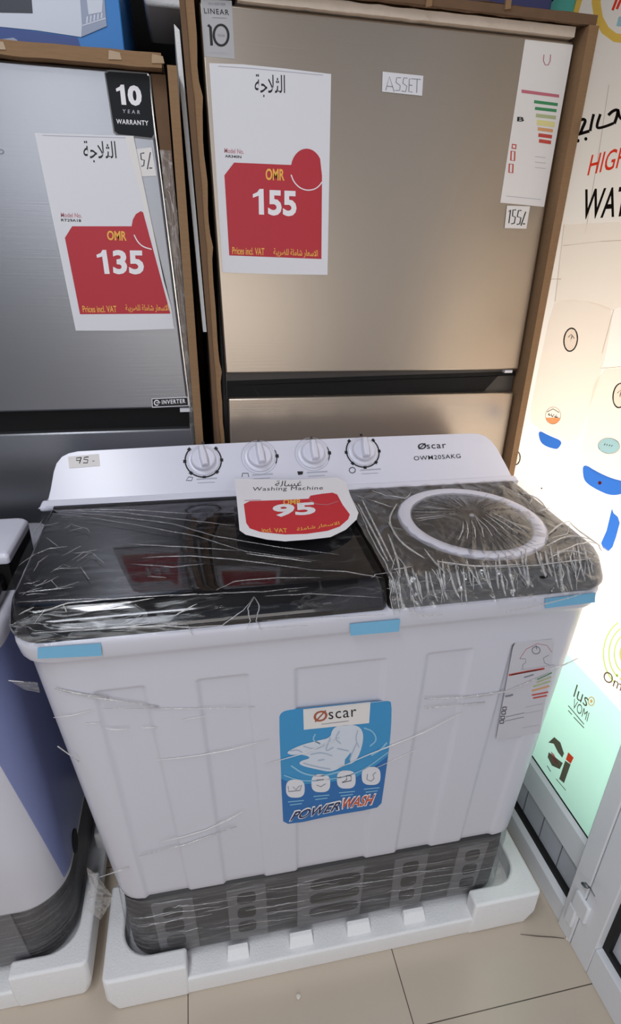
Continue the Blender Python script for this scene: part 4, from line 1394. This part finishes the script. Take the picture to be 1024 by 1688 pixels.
# film band round the grey base
rows = []
ring0 = rr(-0.221, 0.671, 0.7475, 1.195, (0.065, 0.065, 0.04, 0.04), nf=90)
ring0 = ring0[:8 + 89 + 8]
for j in range(34):
    z = 0.088 + (0.3 - 0.088) * j / 33
    rows.append([(x, y - (0.0025 * (max(0, 1 - abs(noise.noise(Vector((x * 2.2, z * 46, 0.5)))) * 2) ** 2)), z) for x, y in ring0])
MB().loft(rows, cap=(False, False), closed=False).build('plastic_wrap', 'film_bands', wm, smooth=True)
bf = MB()
VP = Plane((0, 0.7445, 0), (0, -1, 0))
for i in range(34):
    x = rg.uniform(215, 760)
    tx = (x - 215) / 600
    y = rg.uniform(1495 - 95 * tx, 1560 - 100 * tx)
    l = rg.uniform(30, 130)
    l = min(l, 825 - x)
    bf.tube([VP.at(x + l * k_ / 5, y - 0.155 * l * k_ / 5 + rg.uniform(-1.5, 1.5)) for k_ in range(6)], rg.uniform(0.0006, 0.0012), 5)
bf.build('film_crease', 'film_fold_faint', wm, smooth=True)

# price card 95, lying on the lids against the control panel
A_, Bq, Cq = Vector((0.078, 1.078, 1.0665)), Vector((0.295, 1.078, 1.0665)), Vector((0.18, 0.885, 1.0455))
TP95 = Plane(A_, (Bq - A_).cross(Cq - A_))
s = Print(TP95, 0.001)
s.sheet([(387, 789), (480, 791), (556, 787), (571, 795), (577, 815), (591, 845), (588, 856), (570, 873), (545, 885), (510, 889), (470, 892), (440, 889), (405, 881), (395, 874), (392, 840)], 'print_white', 0.0006)
s.text(AR_WASHER, (453, 802), (497, 801), (455, 792.5), 'ink')
s.text('Washing Machine', (416, 811), (532, 809), (417, 803), 'ink', spacing=1.1)
s.stroke([(403, 825), (430, 824)], 0.9, 'ink_rose')
s.poly([(402, 831), (412, 826), (470, 824), (509, 822), (512, 817), (530, 814), (548, 812), (556, 815), (565, 832), (577, 848), (574, 856), (560, 868), (540, 875), (505, 880), (470, 881), (430, 877), (412, 871), (406, 862)], 'tag_red')
s.up()
s.stroke([(510, 824), (522, 831), (540, 832), (558, 826)], 1.2, 'ink_rose')
s.text('OMR', (467, 832), (497, 831), (467, 823.5), 'print_yellow', bold=0.02)
s.text('95', (450, 853), (521, 848), (449, 832), 'print_white', bold=0.04)
s.text('incl. VAT', (432, 877), (474, 878), (431, 870), 'print_yellow', bold=0.01)
s.text('\ufe94\ufee0\ufee3\ufe8e\ufeb7 \ufead\ufe8e\ufecc\ufeb3\ufefb\ufe8d', (490, 877), (560, 866), (489, 870), 'print_yellow', bold=0.01)
tag(s.build('price_card', origin=(0.18, 1.0, 1.05)), 'white and red price card reading 95 lying on the washing machine lids', 'price card', 'red and white price cards')


# ================================================================== STYROFOAM TRAYS
def tray(name, x0, x1, y0, y1, cw, label, tabs, lo=0.072, hi=0.122, well=(0.05, 0.056)):
    """packing tray: low front and back ledges, raised corner blocks with a rounded inner corner, a hollow that holds the base"""
    t = thing(name, label, 'foam tray', ((x0 + x1) / 2, (y0 + y1) / 2, 0.0), 'styrofoam packing trays')
    m = MB()
    # floor of the tray
    def ringz(z, g):
        return [(x, y, z) for x, y in rr(x0 + g, x1 - g, y0 + g, y1 - g, 0.018, nf=2)]
    m.loft([ringz(0.0, 0.010), ringz(0.03, 0.005), ringz(0.066, 0.0022), ringz(0.070, 0.005)])
    m.build('tray_floor', 'styrofoam', t, bevel=0.003)
    for sx in (0, 1):
        for sy in (0, 1):
            X = (lambda a: x0 + a) if sx == 0 else (lambda a: x1 - a)
            Y = (lambda a: y0 + a) if sy == 0 else (lambda a: y1 - a)
            # L-shaped block with a rounded inside corner
            wl = well
            pts = [(0.0, 0.012), (0.003, 0.003), (0.012, 0.0), (cw, 0.0), (cw, wl[1])]
            rc = 0.06
            cx_, cy_ = wl[0] + rc, wl[1] + rc
            for i in range(9):
                a = -math.pi / 2 - (math.pi / 2) * i / 8
                pts.append((cx_ + rc * math.cos(a), cy_ + rc * math.sin(a)))
            pts += [(wl[0], 0.2), (0.0, 0.2)]
            c_ = MB().loft([[(X(a + (0.014 if a < 0.02 else 0)), Y(b + (0.007 if b < 0.02 else 0)), 0.0) for a, b in pts],
                            [(X(a), Y(b), 0.05) for a, b in pts], [(X(a), Y(b), hi) for a, b in pts]])
            c_.build('corner_block', 'styrofoam', t, bevel=0.006)
    for (xa, xb) in tabs:
        MB().hexa([(xa, y0 + 0.018, 0.070), (xb, y0 + 0.018, 0.070), (xb, y0 + 0.041, 0.070), (xa, y0 + 0.041, 0.070)],
                  [(xa + 0.003, y0 + 0.032, 0.088), (xb - 0.002, y0 + 0.032, 0.088), (xb - 0.002, y0 + 0.0415, 0.09), (xa + 0.003, y0 + 0.0415, 0.09)]).build('foam_tab', 'styrofoam', t, bevel=0.002)
    return t


tray('foam_tray', -0.262, 0.742, 0.704, 1.245, 0.172, 'white styrofoam packing tray under the big twin tub washing machine',
     [(-0.006, 0.044), (0.134, 0.19), (0.268, 0.326), (0.405, 0.46)], well=(0.038, 0.0393))
tray('foam_tray', -1.17, -0.296, 0.748, 1.245, 0.157, 'white styrofoam packing tray under the machine at the left edge', [], well=(0.028, 0.035))

# ================================================================== THE MACHINE AT THE LEFT EDGE
lm = thing('washing_machine', 'white washing machine cut off by the left edge, grey base, beside the big twin tub', 'washing machine', (-0.75, 1.0, 0.07), 'washing machines in the front row')
rings = []
for z, g in ((0.262, -0.012), (0.270, -0.003), (0.28, 0), (0.45, 0.0), (0.6, 0.0), (0.75, 0.0), (0.89, 0.0), (0.90, 0.006), (0.928, 0.006), (0.934, 0.0)):
    t = (0.93 - z) / 0.66
    rings.append([(x, y, z) for x, y in rr(-1.13 - g, -0.338 + 0.016 * t + g, 0.772 + 0.012 * t - g, 1.22, (0.06, 0.085, 0.03, 0.03), nf=6, k=12)])
MB().loft(rings).build('body', 'white_plastic', lm, smooth=True)
rb = []
for z, g in ((0.0715, -0.012), (0.08, -0.003), (0.1, 0), (0.272, 0.0)):
    rb.append([(x, y, z) for x, y in rr(-1.12 - g, -0.336 + g, 0.797 - g, 1.19, (0.06, 0.085, 0.03, 0.03), nf=6, k=12)])
MB().loft(rb).build('base', 'dark_plastic', lm, smooth=True)
MB().hexa([(-0.52, 0.792, 0.095), (-0.418, 0.792, 0.095), (-0.418, 0.798, 0.095), (-0.52, 0.798, 0.095)], [(-0.53, 0.792, 0.27), (-0.432, 0.792, 0.27), (-0.432, 0.798, 0.27), (-0.53, 0.798, 0.27)]).build('vent_panel', 'vent_grey', lm, bevel=0.002)
rl = []
for z, g in ((0.934, 0.004), (0.966, 0.004), (0.974, 0.012)):
    rl.append([(x, y, z) for x, y in rr(-1.125 + g, -0.342 - g, 0.782 + g, 0.935, (0.05, 0.06, 0.01, 0.01), nf=6)])
MB().loft(rl).build('lid', 'black_glass', lm, bevel=0.002)
rl = []
for z, g in ((0.988, 0.002), (0.992, 0.0), (1.003, 0.0), (1.0085, 0.004), (1.010, 0.010)):
    rl.append([(x, y, z) for x, y in rr(-1.12 + g, -0.333 - g, 0.936 + g, 1.09 - g, (0.03, 0.006, 0.02, 0.03), nf=6)])
MB().loft(rl).build('control_panel', 'white_panel', lm, bevel=0.002)
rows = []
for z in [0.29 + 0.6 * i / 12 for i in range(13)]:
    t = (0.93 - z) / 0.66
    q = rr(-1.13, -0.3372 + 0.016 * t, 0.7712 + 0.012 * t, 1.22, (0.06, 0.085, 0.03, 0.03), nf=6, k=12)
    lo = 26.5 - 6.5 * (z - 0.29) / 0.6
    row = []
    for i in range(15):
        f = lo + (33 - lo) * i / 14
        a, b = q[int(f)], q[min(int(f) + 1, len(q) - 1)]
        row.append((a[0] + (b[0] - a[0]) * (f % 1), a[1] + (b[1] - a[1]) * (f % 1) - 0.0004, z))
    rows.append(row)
MB().loft(rows, cap=(False, False), closed=False).build('flank_shade', 'flank_shade_blue', lm, smooth=True, label='violet blue shade laid over the white flank')  # tinted sheet stands in for bluish shade on the white side
MB().box((-1.115, 0.94, 0.934), (-0.337, 1.085, 0.988)).build('panel_base', 'black_plastic', lm)
# drain hole on the flank
MB().loft([[(-0.331 + 0.010 * q, 0.91 + 0.022 * math.cos(a), 0.292 + 0.03 * math.sin(a)) for a in [2 * math.pi * i / 20 for i in range(20)]] for q in (0, 1)]).build('drain_port', 'black_plastic', lm)
rows = []
ring0 = rr(-1.13, -0.329, 0.789, 1.195, (0.06, 0.09, 0.03, 0.03), nf=40, k=12)
for j in range(24):
    z = 0.1 + 0.168 * j / 23
    rows.append([(x, y - (0.0025 * (max(0, 1 - abs(noise.noise(Vector((x * 2.2, z * 46, 3.5)))) * 2) ** 2)), z) for x, y in ring0])
MB().loft(rows, cap=(False, False)).build('plastic_wrap', 'film_bands', lm, smooth=True)

# ================================================================== SMALL THINGS ON THE FLOOR
FLP = Plane((0, 0, 0), (0, 0, 1))


def crumb(px, r_, label, seed):
    p = FLP.at(*px)
    bm = bmesh.new()
    bmesh.ops.create_icosphere(bm, subdivisions=2, radius=r_)
    for v in bm.verts:
        v.co *= 1 + 0.35 * noise.noise(v.co * (1.2 / r_) + Vector((seed, 0, 0)))
        v.co.z *= 0.6
    zmin = min(v.co.z for v in bm.verts)
    for v in bm.verts:
        v.co += Vector((p.x, p.y, -zmin))
    me = bpy.data.meshes.new('m')
    bm.to_mesh(me)
    bm.free()
    tag(link('foam_crumb', me, 'crumb', None, smooth=True, origin=(p.x, p.y, 0)), label, 'foam crumb', 'crumbs on the floor')


crumb((492, 1644), 0.0055, 'small pale foam crumb on the floor tile in front of the tray', 1)
crumb((936, 1548), 0.006, 'small pale scrap on the floor by the foot of the white door', 5)
wr = MB().tube([FLP.at(858, 1540, 0.0012), FLP.at(885, 1543, 0.0012), FLP.at(915, 1545, 0.0012), FLP.at(931, 1547, 0.0012)], 0.0011, 6)
tag(wr.build('wire_tie', 'dark_wire', None, smooth=True, origin=tuple(FLP.at(890, 1543))), 'thin dark wire tie lying on the floor beside the white door', 'wire tie')
